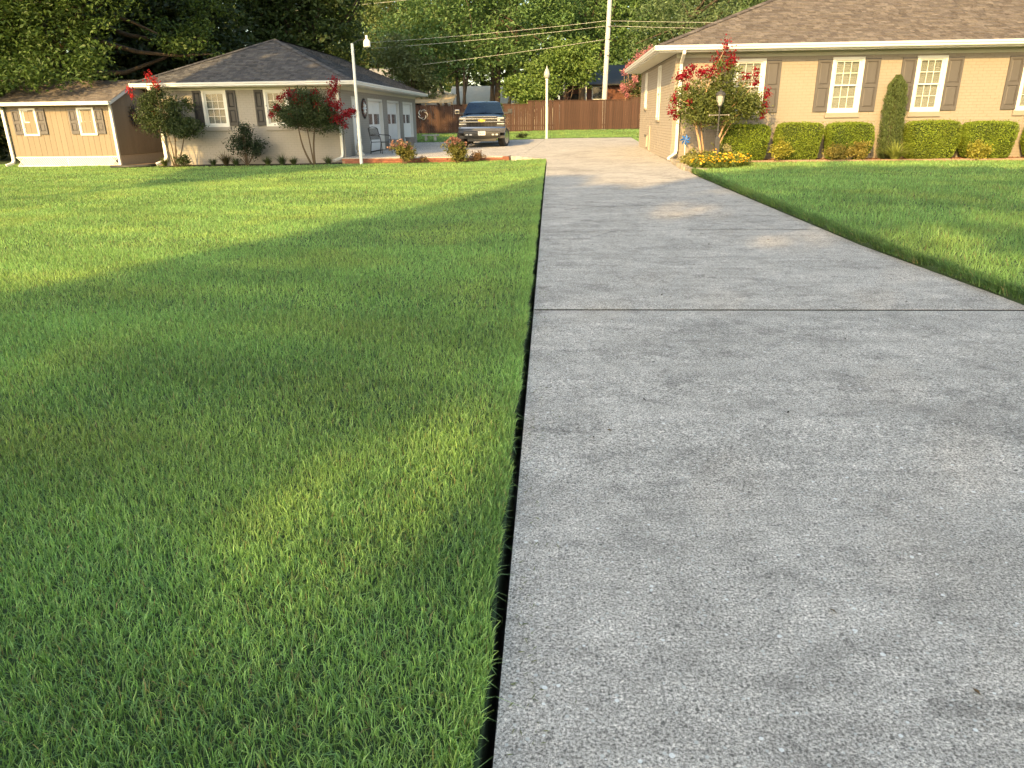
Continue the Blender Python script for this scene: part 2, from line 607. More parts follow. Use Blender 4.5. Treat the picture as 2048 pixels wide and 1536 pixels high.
rows = []
ys = list(np.arange(-12, 23, 0.25)) + list(np.arange(23, 25.35, 0.1)) + [25.36, 25.40] + list(np.arange(25.9, 49.0, 1.0)) + [49.0]
for y in ys:
    x1 = xl(y) + (0.5 * wobble(y) + 0.035 if y < 23.6 else 0)
    rows.append((y, -60.0, x1))


def grid_lawn(rows, name, mat, zf):
    t = np.concatenate([np.linspace(0, 0.6, 8), np.linspace(0.65, 1, 40)])
    V, F = [], []
    n = len(t) + 1
    for y, x0, x1 in rows:
        xs = x0 + (x1 - x0) * t
        zs = zf(xs, np.full_like(xs, y))
        V += [(a, y, c) for a, c in zip(xs, zs)]
        V.append((xs[-1], y, zs[-1] - 0.25))
    for i in range(len(rows) - 1):
        for k in range(n - 1):
            a = i * n + k
            F.append((a, a + 1, a + 1 + n, a + n))
    return link(name, npmesh(name, V, F), None, mat, 'structure')


grid_lawn(rows, 'left_lawn', M['soil'], zl)
rows = [(y, float(xr(y)) + 0.03 + 0.6 * abs(wobble(y)), 60.0) for y in list(np.arange(-12, 17.3, 0.25))]
rows += [(y, float(np.interp(y, [17.3, 18.2, 19.4, 20.7], [3.16, 4.3, 4.95, 5.05])), 60.0) for y in (17.4, 17.8, 18.2, 18.6, 19.0, 19.4, 19.8, 20.2, 20.62)]
V, F = [], []
t = np.concatenate([np.linspace(0, 0.3, 40), np.linspace(0.34, 1, 12)])
n = len(t) + 1
for y, x0, x1 in rows:
    xs = x0 + (x1 - x0) * t
    zs = zr(xs, np.full_like(xs, y))
    V.append((xs[0] - 0.02, y, zs[0] - 0.3))
    V += [(a, y, c) for a, c in zip(xs, zs)]
for i in range(len(rows) - 1):
    for k in range(n - 1):
        a = i * n + k
        F.append((a, a + 1, a + 1 + n, a + n))
link('right_lawn', npmesh('right_lawn', V, F), None, M['soil'], 'structure')
# yard behind the pad and the neighbours' ground
grid_mesh([(y, -7.0, 40.0) for y in np.arange(40.3, 49.6, 0.6)], 'back_lawn', M['soil'], zback, 60)
grid_mesh([(y, -120.0, 120.0) for y in np.arange(49.0, 160, 10)], 'neighbour_ground', M['soil'], lambda x, y: 0.60 + 0 * x, 20)
grid_mesh([(y, 3.9, 40.0) for y in np.arange(29.5, 40.6, 1.0)], 'side_lawn', M['soil'], lambda x, y: zd(3.6 + 0 * x, y) - 0.03, 20)
# mulch bed along the house and the flower bed corner
grid_mesh([(y, float(np.interp(y, [17.5, 18.5, 19.5, 21.0, 21.7], [3.2, 3.28, 3.33, 3.4, 3.45])), float(np.interp(y, [17.5, 18.2, 19.4, 20.6, 20.7], [3.3, 4.35, 5.0, 5.1, 40]))) for y in (17.5, 18, 18.5, 19, 19.5, 20, 20.6, 20.7, 21.2, 21.8)], 'mulch_bed', M['mulch'], lambda x, y: 0.262 + 0.012 * np.sin(x * 9) * np.sin(y * 7), 120)
grid_mesh([(y, -13.5, -7.1) for y in (25.15, 25.4, 25.7, 26.05)], 'garage_bed', M['edge_soil'], lambda x, y: zl(x, y) + 0.03, 20)
grid_mesh([(y, -15.6, -13.55) for y in (26.4, 27.4, 28.5, 30.5, 33)], 'brown_path', M['path'], lambda x, y: zl(x, y) + 0.02, 6)

# ------------------------------------------------------------------ driveway and pad, slab by slab
b = MB()
b.box(-1.2, 3.3, -12, 24, -0.5, -0.42)
drive = b.build('driveway', M['gravel'], None, kind='structure')


def slab(xf0, xf1, y0, y1, ny=None, nx=14, name='slab', gap=0.006):
    y0 += gap
    y1 -= gap
    ny = ny or max(2, int((y1 - y0) / 0.5))
    V, F = [], []
    n = nx + 3
    rr = np.random.default_rng(abs(int(y0 * 10)) + 50)
    for j, y in enumerate(np.linspace(y0, y1, ny + 1)):
        a, c = xf0(y), xf1(y)
        xs = np.linspace(a, c, nx + 1)
        zs = zd(xs, np.full_like(xs, y))
        if j in (0, ny): zs = zs - 0.006
        V.append((a - 0.004, y, zs[0] - 0.3))
        for x, z in zip(xs, zs): V.append((x, y, z))
        V.append((c + 0.004, y, zs[-1] - 0.3))
    for j in range(ny):
        for k in range(n - 1):
            q = j * n + k
            F.append((q, q + 1, q + 1 + n, q + n))
    # end faces
    V2 = []
    for j in (0, ny):
        row = V[j * n:(j + 1) * n]
        base = len(V) + len(V2)
        V2 += row + [(p[0], p[1], p[2] - (0 if i in (0, n - 1) else 0.12)) for i, p in enumerate(row)]
        for k in range(n - 1):
            F.append((base + k, base + k + 1, base + n + k + 1, base + n + k))
    me = npmesh(name, np.array(V + V2), F)
    return link(name, me, drive, M['concrete'])


left_edge = lambda y: -0.13 if y < 23.6 else float(np.interp(y, [23.6, 24.05, 24.4, 24.9, 25.4], [-0.17, -0.38, -0.78, -1.28, -1.50]))
right_edge = lambda y: float(xr(y))
for y0, y1, g in ((-8.0, -3.0, 0.02), (-3.0, 5.585, 0.02), (5.585, 14.0, 0.02), (14.0, 24.0, 0.006)):
    slab(left_edge, right_edge, y0, y1, gap=g)
jx = lambda y: float(np.interp(y, [24.0, 25.38, 27, 33, 40.5], [-0.42, -1.46, -0.95, -0.62, -0.30]))
slab(lambda y: jx(y) + 0.008, lambda y: 3.62 + 0.03 * (y - 24), 24.0, 40.4, 40)
slab(lambda y: -7.05, lambda y: jx(y) - 0.008, 25.42, 33.0, 30)
slab(lambda y: -7.05, lambda y: jx(y) - 0.008, 33.0, 40.4, 20)

# dirt packed into the open joints
for yj in (-3.0, 5.585, 14.0):
    b = MB()
    xa, xb = -0.125, float(xr(yj)) - 0.005
    k = 14
    for i in range(k):
        x0, x1 = xa + (xb - xa) * i / k, xa + (xb - xa) * (i + 1) / k
        z0, z1 = float(zd(x0, yj)) - 0.007, float(zd(x1, yj)) - 0.007
        w_ = 0.0205 if yj < 10 else 0.0065
        b.quad((x0, yj - w_, z0), (x1, yj - w_, z1), (x1, yj + w_, z1), (x0, yj + w_, z0))
    b.build('joint_filler', M['edge_soil'], drive, fix=False)

# hairline cracks wandering across the slabs
def crack(pts, w0=0.007):
    b = MB()
    rr = random.Random(len(pts) * 7 + int(pts[0][1] * 10))
    P = []
    for i in range(len(pts) - 1):
        (xa, ya), (xb, yb) = pts[i], pts[i + 1]
        k = max(2, int(abs(xb - xa) / 0.07))
        for j in range(k):
            u = j / k
            P.append((xa + (xb - xa) * u, ya + (yb - ya) * u + rr.uniform(-.015, .015)))
    P.append(pts[-1])
    for i in range(len(P) - 1):
        (xa, ya), (xb, yb) = P[i], P[i + 1]
        wa, wb = w0 * rr.uniform(.5, 1.2), w0 * rr.uniform(.5, 1.2)
        za, zb = float(zd(xa, ya)) + 0.0025, float(zd(xb, yb)) + 0.0025
        b.quad((xa, ya - wa, za), (xb, yb - wb, zb), (xb, yb + wb, zb), (xa, ya + wa, za))
    b.build('crack', M['gravel'], drive, fix=False)


crack([(-0.1, 9.12), (0.35, 9.18), (0.75, 9.22), (1.15, 9.20)], 0.010)
crack([(-0.1, 8.62), (0.45, 8.72), (0.75, 9.16)], 0.008)
crack([(-0.1, 11.75), (0.4, 11.62), (0.75, 11.42)], 0.012)
crack([(0.2, 11.15), (0.55, 11.3), (0.75, 11.42), (1.4, 11.50), (2.2, 11.44), (3.1, 11.40)], 0.013)
crack([(1.7, 9.28), (2.6, 9.30), (3.2, 9.26)], 0.012)
crack([(1.6, 10.4), (2.2, 10.45)], 0.010)
crack([(1.2, 7.55), (2.0, 7.62)], 0.006)

# red brick face of the pad
rw = thing('retaining_wall', 'low red brick retaining wall along the front edge of the parking pad', 'wall', (-4.3, 25.3, 0))
b = MB()
b.box(-7.04, -1.50, 25.32, 25.40, -0.2, 0.226)
b.build('mortar_core', M['red_mortar'], rw)
bm_ = MB().box(-0.10, 0.10, -0.03, 0.03, -0.028, 0.028).mesh('brick')
bm_.materials.append(M['red_brick'])
for row in range(4):
    n_ = 26
    for k in range(n_):
        x = -6.93 + k * 0.209 + (0.10 if row % 2 else 0)
        if x > -1.58: continue
        z = 0.196 - row * 0.066
        if z < float(zl(x, 25.2)) - 0.04: continue
        o = link('brick', bm_, rw)
        o.location = Vector((x, 25.305 + random.uniform(-.004, .004), z)) - BASE[rw.name]
o = MB().box(-1.62, -1.40, 25.16, 25.34, 0.12, 0.262).build('corner_brick', M['red_brick'], rw)

# ------------------------------------------------------------------ masonry / roof helpers
def brick_field(name, parent, mat, axis, fixed, a0, a1, z0, z1, holes, out=-1, depth=0.004, L=0.205, H=0.0665, G=0.0095, seed=1):
    """axis 'x': wall along x at y=fixed facing out(-1 => -y); axis 'y': wall along y at x=fixed facing out."""
    rr = random.Random(seed)
    V, F = [], []
    z = z0
    row = 0
    while z + H < z1 + 0.02:
        off = (L + G) / 2 if row % 2 else 0
        p = a0 - off
        while p < a1:
            s0, s1 = max(p, a0), min(p + L, a1)
            zt = min(z + H, z1)
            ok = s1 - s0 > 0.03
            segs = [(s0, s1)] if ok else []
            for h0, h1, hz0, hz1 in holes:
                if z + H / 2 > hz0 and z + H / 2 < hz1:
                    ns = []
                    for q0, q1 in segs:
                        if q1 <= h0 or q0 >= h1: ns.append((q0, q1))
                        else:
                            if q0 < h0: ns.append((q0, h0))
                            if q1 > h1: ns.append((h1, q1))
                    segs = ns
            for q0, q1 in segs:
                if q1 - q0 < 0.02: continue
                d = depth * rr.uniform(0.7, 1.5)
                f0, f1 = fixed, fixed + out * d
                j = [rr.uniform(-.0012, .0012) for _ in range(4)]
                n = len(V)
                if axis == 'x':
                    V += [(q0, f0, z), (q1, f0, z), (q1, f0, zt), (q0, f0, zt), (q0, f1, z + j[0]), (q1, f1, z + j[1]), (q1, f1, zt + j[2]), (q0, f1, zt + j[3])]
                else:
                    V += [(f0, q0, z), (f0, q1, z), (f0, q1, zt), (f0, q0, zt), (f1, q0, z + j[0]), (f1, q1, z + j[1]), (f1, q1, zt + j[2]), (f1, q0, zt + j[3])]
                F += [(n + 4, n + 5, n + 6, n + 7), (n, n + 1, n + 5, n + 4), (n + 1, n + 2, n + 6, n + 5), (n + 2, n + 3, n + 7, n + 6), (n + 3, n, n + 4, n + 7)]
            p += L + G
        z += H + G
        row += 1
    B = BASE[parent.name]
    V = np.array(V) - np.array(B)
    return link(name, npmesh(name, V, F), parent, mat, 'stuff')


def shingles(parent, O, U, Vv, vlen, ufun, palette, expo=0.142, seed=3, wmin=0.08, wmax=0.22):
    """tabs laid course by course on a roof plane: O origin, U along eave, Vv up the slope; ufun(v)->(u0,u1)."""
    rr = np.random.default_rng(seed)
    O, U, Vv = Vector(O), Vector(U).normalized(), Vector(Vv).normalized()
    N = U.cross(Vv)
    if N.z < 0: N = -N
    P, F, C = [], [], []
    pal = np.array(palette)
    v = 0.0
    B = BASE[parent.name]
    while v < vlen:
        u0, u1 = ufun(v)
        u = u0
        while u < u1 - 0.02:
            wd = rr.uniform(wmin, wmax)
            ue = min(u + wd, u1)
            th = rr.choice([0.008, 0.017]) + rr.uniform(0, 0.004)
            ve = min(v + expo + 0.03, vlen)
            c = (0.75 * pal[rr.integers(len(pal))] + 0.25 * pal.mean(0)) * rr.uniform(0.88, 1.12)
            a = O + U * u + Vv * v
            b_ = O + U * ue + Vv * v
            u0e, u1e = ufun(ve)
            c_ = O + U * min(ue, u1e) + Vv * ve
            d_ = O + U * max(min(u, u1e), u0e) + Vv * ve
            n = len(P)
            P += [a - B + N * 0.002, b_ - B + N * 0.002, b_ - B + N * (th + 0.004), a - B + N * (th + 0.004), c_ - B + N * 0.003, d_ - B + N * 0.003]
            C += [c] * 6
            F += [(n, n + 1, n + 2, n + 3), (n + 3, n + 2, n + 4, n + 5)]
            u = ue + 0.003
        v += expo
    o = link('shingles', npmesh('shingles', np.array([tuple(p) for p in P]), F, np.array(C)), parent, M['shingle'], 'stuff')
    return o


PAL_TAN = [(0.138, 0.120, 0.112), (0.116, 0.101, 0.095), (0.160, 0.142, 0.132), (0.096, 0.083, 0.079), (0.130, 0.115, 0.108), (0.182, 0.162, 0.150)]
PAL_GREY = [(0.080, 0.080, 0.088), (0.066, 0.066, 0.074), (0.094, 0.094, 0.100), (0.055, 0.056, 0.063), (0.112, 0.110, 0.112)]


def hip_roof(parent, x0, x1, y0, y1, z, p, pal, seed, faces='FLRB', deck='roof'):
    """hip roof over the eave rectangle; parent's local/base coordinates; ridge along the longer side."""
    wx, wy = x1 - x0, y1 - y0
    if wx > wy:
        h = wy / 2
        A, Bp = Vector((x0 + h, y0 + h, z + p * h)), Vector((x1 - h, y0 + h, z + p * h))
    else:
        h = wx / 2
        A, Bp = Vector((x0 + h, y0 + h, z + p * h)), Vector((x0 + h, y1 - h, z + p * h))
    c = [Vector((x0, y0, z)), Vector((x1, y0, z)), Vector((x1, y1, z)), Vector((x0, y1, z))]
    b = MB()
    n = 0
    if wx > wy:
        fs = [(c[0], c[1], Bp, A), (c[2], c[3], A, Bp), (c[1], c[2], Bp), (c[3], c[0], A)]
    else:
        fs = [(c[0], c[1], A), (c[1], c[2], Bp, A), (c[2], c[3], Bp), (c[3], c[0], A, Bp)]
    for f in fs:
        n = len(b.v)
        b.v += [tuple(q) for q in f]
        b.f.append(tuple(range(n, n + len(f))))
    n = len(b.v)
    b.v += [tuple(q - Vector((0, 0, 0.02))) for q in c]
    b.f.append((n, n + 1, n + 2, n + 3))
    rf = b.build(deck, M['roofdeck'], parent)
    sl = h * math.sqrt(1 + p * p)
    cs = 1 / math.sqrt(1 + p * p)
    if 'F' in faces:
        shingles(rf, c[0], (1, 0, 0), (0, 1, p), sl if True else 0, lambda v: (v * cs, wx - v * cs), pal, seed=seed)
    if 'L' in faces:
        shingles(rf, c[3], (0, -1, 0), (1, 0, p), sl, lambda v: (v * cs, wy - v * cs), pal, seed=seed + 1)
    if 'R' in faces:
        shingles(rf, c[1], (0, 1, 0), (-1, 0, p), sl, lambda v: (v * cs, wy - v * cs), pal, seed=seed + 2)
    # hip and ridge caps, overlapping tab by tab
    caps = [(c[0], A), (c[1], A if wx <= wy else Bp), (A, Bp), (c[2], Bp), (c[3], A if wx > wy else Bp)]
    P, F, C = [], [], []
    rr = np.random.default_rng(seed + 9)
    B = BASE[rf.name]
    for s, e in caps:
        d = e - s
        L_ = d.length
        d.normalize()
        side = d.cross(Vector((0, 0, 1))).normalized()
        upv = side.cross(d).normalized()
        t = 0.0
        while t < L_ - 0.05:
            t1 = min(t + 0.2, L_)
            cc = np.array(pal[rr.integers(len(pal))]) * rr.uniform(0.85, 1.15)
            n = len(P)
            for tt, hh in ((t, 0.028), (t1, 0.016)):
                m = s + d * tt - B
                P += [m - side * 0.14 + upv * (hh - 0.028), m + upv * (hh + 0.008), m + side * 0.14 + upv * (hh - 0.028)]
            C += [cc] * 6
            F += [(n, n + 1, n + 4, n + 3), (n + 1, n + 2, n + 5, n + 4)]
            t += 0.14
    link('ridge_caps', npmesh('ridge_caps', np.array([tuple(p) for p in P]), F, np.array(C)), rf, M['shingle'], 'stuff')
    return rf


GPROF = [(0, 0), (-0.10, 0), (-0.115, 0.02), (-0.105, 0.045), (-0.125, 0.07), (-0.130, 0.115), (-0.105, 0.125), (-0.100, 0.115), (0, 0.12)]


def gutter(parent, x0, x1, y, z, axis='x', sgn=1):
    b = MB()
    if axis == 'x':
        b.prism(GPROF, x0, x1, lambda p, q, w_: (w_, y + p * sgn, z + q))
    else:
        b.prism(GPROF, x0, x1, lambda p, q, w_: (y + p * sgn, w_, z + q))
    return b.build('gutter', M['gutter'], parent)


def window(parent, x0, x1, z0, z1, y, nx=3, ny=2, blind=True, fw_=0.075, sill=None, backing=None):
    """double-hung window in a wall facing -y at plane y; returns frame."""
    b = MB()
    f = fw_
    b.box(x0, x0 + f, y - 0.035, y + 0.05, z0, z1)
    b.box(x1 - f, x1, y - 0.035, y + 0.05, z0, z1)
    b.box(x0 + f, x1 - f, y - 0.034, y + 0.05, z1 - f, z1)
    b.box(x0 + f, x1 - f, y - 0.034, y + 0.05, z0, z0 + f * 1.1)
    # inner lip of the casing
    b.box(x0 + f, x0 + f + 0.02, y - 0.012, y + 0.05, z0 + f * 1.1, z1 - f)
    b.box(x1 - f - 0.02, x1 - f, y - 0.012, y + 0.05, z0 + f * 1.1, z1 - f)
    fr = b.build('window', M['white'], parent)
    ix0, ix1, iz0, iz1 = x0 + f + 0.02, x1 - f - 0.02, z0 + f * 1.1, z1 - f
    zm = (iz0 + iz1) / 2
    for k, (a, c, dy) in enumerate(((zm - 0.02, iz1, 0.006), (iz0, zm + 0.02, 0.032))):
        s = MB()
        t_ = 0.035
        s.box(ix0, ix0 + t_, y + dy, y + dy + 0.024, a, c)
        s.box(ix1 - t_, ix1, y + dy, y + dy + 0.024, a, c)
        s.box(ix0 + t_, ix1 - t_, y + dy + 0.001, y + dy + 0.024, c - t_, c)
        s.box(ix0 + t_, ix1 - t_, y + dy + 0.001, y + dy + 0.024, a, a + t_)
        m_ = 0.014
        for i in range(1, nx):
            xx = ix0 + t_ + (ix1 - ix0 - 2 * t_) * i / nx
            s.box(xx - m_ / 2, xx + m_ / 2, y + dy + 0.004, y + dy + 0.020, a + t_, c - t_)
        for i in range(1, ny):
            zz = a + t_ + (c - a - 2 * t_) * i / ny
            s.box(ix0 + t_, ix1 - t_, y + dy + 0.005, y + dy + 0.019, zz - m_ / 2, zz + m_ / 2)
        s.build('sash', M['white'], fr)
        MB().box(ix0 + t_, ix1 - t_, y + dy + 0.010, y + dy + 0.014, a + t_, c - t_).build('pane', M['pane'], fr)
    if blind:
        s = MB()
        z = iz0 + 0.02
        Rm = Matrix.Rotation(R(52), 4, 'X')
        while z < iz1 - 0.02:
            s.cbox(((ix0 + ix1) / 2, y + 0.095, z), (ix1 - ix0 - 0.02, 0.050, 0.003), Rm)
            z += 0.0435
        s.build('blind', M['blind'], fr)
    MB().box(x0 + 0.01, x1 - 0.01, y + 0.145, y + 0.16, z0, z1).build('room_shade', M['blind'] if backing is None else backing, fr)
    if sill:
        MB().box(x0 - 0.04, x1 + 0.04, y - 0.05, y + 0.03, z0 - 0.125, z0 - 0.004).build('sill', sill, fr, bevel=0.006)
    return fr


def shutter(parent, x0, x1, z0, z1, y, mat):
    b = MB()
    w_ = 0.055
    zm = z0 + (z1 - z0) * 0.485
    d0, d1 = y - 0.042, y - 0.008
    b.box(x0, x0 + w_, d0, d1, z0, z1)
    b.box(x1 - w_, x1, d0, d1, z0, z1)
    for a, c in ((z0, z0 + 0.10), (zm - 0.04, zm + 0.04), (z1 - 0.075, z1)):
        b.box(x0 + w_, x1 - w_, d0 + 0.0015, d1, a, c)
    b.box(x0 + w_, x1 - w_, d0 + 0.024, d1 - 0.002, z0 + 0.1, z1 - 0.075)
    s = b.build('shutter', mat, parent)
    for a, c in ((z0 + 0.10, zm - 0.04), (zm + 0.04, z1 - 0.075)):
        p = MB()
        xa, xb, za, zb = x0 + w_ + 0.012, x1 - w_ - 0.012, a + 0.012, c - 0.012
        e = 0.028
        n = 0
        p.v += [(xa, d0 + 0.0235, za), (xb, d0 + 0.0235, za), (xb, d0 + 0.0235, zb), (xa, d0 + 0.0235, zb),
                (xa + e, d0 + 0.008, za + e), (xb - e, d0 + 0.008, za + e), (xb - e, d0 + 0.008, zb - e), (xa + e, d0 + 0.008, zb - e)]
        p.f += [(4, 5, 6, 7), (0, 1, 5, 4), (1, 2, 6, 5), (2, 3, 7, 6), (3, 0, 4, 7)]
        p.build('panel', mat, s)
    return s


def downspout(parent, path, mat=None, wx=0.085, wy=0.065):
    b = MB()
    pts = [Vector(p) for p in path]
    for i in range(len(pts) - 1):
        a, c = pts[i], pts[i + 1]
        d = (c - a)
        L_ = d.length
        q = d.to_track_quat('Z', 'Y').to_matrix().to_4x4()
        # keep the tube's wide side along x
        z_ = d.normalized()
        x_ = Vector((1, 0, 0)) - z_ * z_.x
        if x_.length < 0.3: x_ = Vector((0, 1, 0)) - z_ * z_.y
        x_.normalize()
        y_ = z_.cross(x_)
        T = Matrix(((x_.x, y_.x, z_.x, a.x), (x_.y, y_.y, z_.y, a.y), (x_.z, y_.z, z_.z, a.z), (0, 0, 0, 1)))
        b.box(-wx / 2, wx / 2, -wy / 2, wy / 2, -0.012, L_ + 0.012, T)
    return b.build('downspout', mat or M['gutter'], parent, bevel=0.008)


# ------------------------------------------------------------------ right house (local frame at its near left corner)
hs = thing('house', 'cream painted brick ranch house with brown shingle hip roof and taupe shutters', 'house', (3.35, 21.7, 0), R(-0.9), local=True)
WIN = [(1.55, 2.39), (4.13, 4.96), (6.31, 7.09), (9.04, 9.88)]
Z0, Z1 = 1.48, 2.87
b = MB()
HX, HY = 14.5, 9.3
# front wall pieces around the windows, then the other walls
xs = [0.0]
for a, c in WIN: xs += [a + 0.01, c - 0.01]
xs.append(HX)
for i in range(0, len(xs), 2): b.box(xs[i], xs[i + 1], 0, 0.2, 0.0, 3.02)
for a, c in WIN:
    b.box(a + 0.01, c - 0.01, 0, 0.2, 0.0, Z0 + 0.01)
    b.box(a + 0.01, c - 0.01, 0, 0.2, Z1 - 0.01, 3.02)
b.box(0.2, HX, HY - 0.2, HY, 0.0, 3.02)
b.box(HX - 0.2, HX, 0.2, HY - 0.2, 0.0, 3.02)
b.build('front_wall', M['mortar'], hs)
brick_field('bricks', hs, M['cream'], 'x', 0.0, 0.0, HX - 2.5, 0.28, 2.93, [(a - 0.04, c + 0.04, Z0 - 0.125, Z1) for a, c in WIN], -1, seed=2)
b = MB()
SW = [(3.05, 3.75, 1.34, 2.93), (7.0, 7.6, 1.72, 2.93)]
b.box(0, 0.2, 0.2, 3.05, 0, 3.02)
b.box(0, 0.2, 3.75, 7.0, 0, 3.02)
b.box(0, 0.2, 7.6, HY - 0.2, 0, 3.02)
for y0, y1, z0, z1 in SW:
    b.box(0, 0.2, y0, y1, 0, z0)
    b.box(0, 0.2, y0, y1, z1, 3.02)
b.build('side_wall', M['tan_mortar'], hs)
brick_field('bricks', hs, M['tan_brick'], 'y', 0.0, 0.0, HY, 0.28, 2.98, [(y0, y1, z0 - 0.06, z1) for y0, y1, z0, z1 in SW], -1, depth=0.006, seed=4)
# corner bricks at the near corner (wider painted return)
for i, (y0, y1, z0, z1) in enumerate(SW):
    b = MB()
    b.box(-0.035, 0.08, y0, y0 + 0.07, z0, z1).box(-0.035, 0.08, y1 - 0.07, y1, z0, z1)
    b.box(-0.034, 0.08, y0 + 0.07, y1 - 0.07, z0, z0 + 0.08).box(-0.034, 0.08, y0 + 0.07, y1 - 0.07, z1 - 0.07, z1)
    b.box(-0.02, 0.06, y0 + 0.07, y1 - 0.07, (z0 + z1) / 2 - 0.02, (z0 + z1) / 2 + 0.02)
    fr = b.build('side_window', M['white'], hs)
    MB().box(0.02, 0.03, y0 + 0.07, y1 - 0.07, z0 + 0.08, z1 - 0.07).build('pane', M['pane'], fr)
    MB().box(0.12, 0.13, y0, y1, z0, z1).build('blind', M['blind'], fr)
    MB().box(-0.05, 0.05, y0 - 0.03, y1 + 0.03, z0 - 0.062, z0 - 0.002).build('sill', M['tan_mortar'], fr)
for a, c in WIN:
    window(hs, a, c, Z0, Z1, 0.0, sill=M['cream'])
for a, c in ((1.15, 1.55), (2.40, 2.79), (3.75, 4.125), (4.965, 5.37), (5.93, 6.305), (7.095, 7.50), (8.66, 9.035)):
    shutter(hs, a, c, 1.515, 2.83, -0.004, M['shutter'])
# frieze, soffit, gutters, roof
EX, EY = -0.50, -0.42
MB().box(0.0, HX, -0.03, -0.012, 2.935, 3.03).build('frieze_board', M['frieze'], hs)
MB().box(0.02, HX, -0.045, -0.031, 2.915, 2.95).build('frieze_trim', M['frieze'], hs)
MB().box(EX, HX + 0.5, EY, 0.0, 3.032, 3.05).box(EX, 0.0, 0.0, HY + 0.45, 3.032, 3.05).build('soffit', M['soffit'], hs)
MB().box(EX - 0.02, HX + 0.5, EY - 0.022, EY, 3.03, 3.19).box(EX - 0.022, EX, EY, HY + 0.45, 3.03, 3.19).build('fascia', M['white'], hs)
gutter(hs, EX - 0.15, HX + 0.5, EY - 0.024, 3.07)
gutter(hs, EY - 0.12, HY + 0.45, EX - 0.024, 3.068, 'y')
hip_roof(hs, EX - 0.05, HX + 0.55, EY - 0.05, HY + 0.5, 3.20, 0.40, PAL_TAN, 21, 'FL')
downspout(hs, [(0.13, -0.50, 3.08), (0.13, -0.50, 3.00), (0.13, -0.075, 2.78), (0.13, -0.075, 0.55), (0.10, -0.12, 0.45), (-0.10, -0.34, 0.34)])
# foundation vent and conduit on the driveway side
b = MB().box(-0.06, 0.0, 6.1, 6.5, 0.42, 0.80)
b.build('access_panel', M['tan_brick'], hs)
MB().box(-0.09, -0.06, 6.08, 6.52, 0.76, 0.84).build('vent_hood', M['strap'], hs)
MB().box(-0.05, -0.012, 5.3, 5.42, 0.33, 1.12).build('conduit_cover', M['tan_brick'], hs)

# garden edging pavers
eg = thing('garden_edging', 'row of tan concrete edging pavers between the mulch bed and right lawn', 'edging', (8.0, 20.66, 0.2))
em = MB().box(-0.222, 0.222, -0.055, 0.055, -0.06, 0.05).mesh('edging_paver')
em.materials.append(M['edging'])
for k in range(24):
    o = link('edging_paver', em, eg)
    x = 5.25 + k * 0.455
    o.location = Vector((x, 20.66 - 0.012 * (x - 5) + random.uniform(-.008, .008), 0.262 + random.uniform(-.006, .006))) - BASE[eg.name]
    o.rotation_euler = (random.uniform(-.02, .02), 0, random.uniform(-.02, .02))
sg = thing('stone_edging', 'curved row of rough tan stones between driveway and yellow flower bed', 'edging', (3.3, 19, 0.2))
sm = MB().box(-0.12, 0.12, -0.08, 0.08, -0.09, 0.06).mesh('edging_stone')
sm.materials.append(M['stone'])
pts = [(3.40, 21.25), (3.36, 20.9), (3.33, 20.55), (3.30, 20.2), (3.27, 19.85), (3.25, 19.5), (3.22, 19.15), (3.20, 18.8), (3.18, 18.45), (3.17, 18.1), (3.2, 17.75), (3.45, 17.55)]
for i, (x, y) in enumerate(pts):
    o = link('edging_stone', sm, sg)
    o.location = Vector((x, y, 0.265 + random.uniform(-.01, .015))) - BASE[sg.name]
    o.rotation_euler = (random.uniform(-.1, .1), random.uniform(-.1, .1), R(90) + random.uniform(-.2, .2) + (0 if i < 11 else -1.1))
    s = random.uniform(0.85, 1.15)
    o.scale = (s, random.uniform(.8, 1.1), random.uniform(.8, 1.2))

# ------------------------------------------------------------------ garage
ga = thing('garage', 'detached taupe brick garage with three white doors and grey hip roof', 'garage', (-10.3, 26.0, 0))
GX0, GX1, GY0, GY1 = -13.45, -7.08, 26.0, 40.2
GW = [(-11.86, -11.01), (-9.72, -8.88)]
gz0, gz1 = 1.28, 2.44
b = MB()
xs = [GX0]
for a, c in GW: xs += [a + 0.01, c - 0.01]
xs.append(GX1)
for i in range(0, len(xs), 2): b.box(xs[i], xs[i + 1], GY0, GY0 + 0.2, -0.3, 2.52)
for a, c in GW:
    b.box(a + 0.01, c - 0.01, GY0, GY0 + 0.2, -0.3, gz0 + 0.01).box(a + 0.01, c - 0.01, GY0, GY0 + 0.2, gz1 - 0.01, 2.52)
b.build('front_wall', M['taupe_m'], ga)
brick_field('bricks', ga, M['taupe'], 'x', GY0, GX0, GX1, 0.0, 2.47, [(a - 0.04, c + 0.04, gz0 - 0.125, gz1) for a, c in GW], -1, seed=6)
ED = (27.28, 28.20)
GD = [(29.75, 32.45), (33.25, 35.95), (36.75, 39.45)]
DT = 2.24
b = MB()
ys_ = [GY0 + 0.2, ED[0], ED[1]]
for a, c in GD: ys_ += [a, c]
ys_.append(GY1)
for i in range(0, len(ys_), 2): b.box(GX1 - 0.2, GX1, ys_[i], ys_[i + 1], -0.3, 2.52)
for a, c in [ED] + GD: b.box(GX1 - 0.2, GX1, a, c, DT, 2.52)
b.box(GX0, GX0 + 0.2, GY0 + 0.2, GY1, -0.3, 2.52)
b.box(GX0 + 0.2, GX1 - 0.2, GY1 - 0.2, GY1, -0.3, 2.52)
b.build('side_wall', M['taupe_m'], ga)
brick_field('bricks', ga, M['taupe'], 'y', GX1, GY0, GY1, 0.26, 2.50, [(a, c, 0.0, DT) for a, c in [ED] + GD], 1, seed=7)
for a, c in GW: window(ga, a, c, gz0, gz1, GY0, sill=M['taupe'])
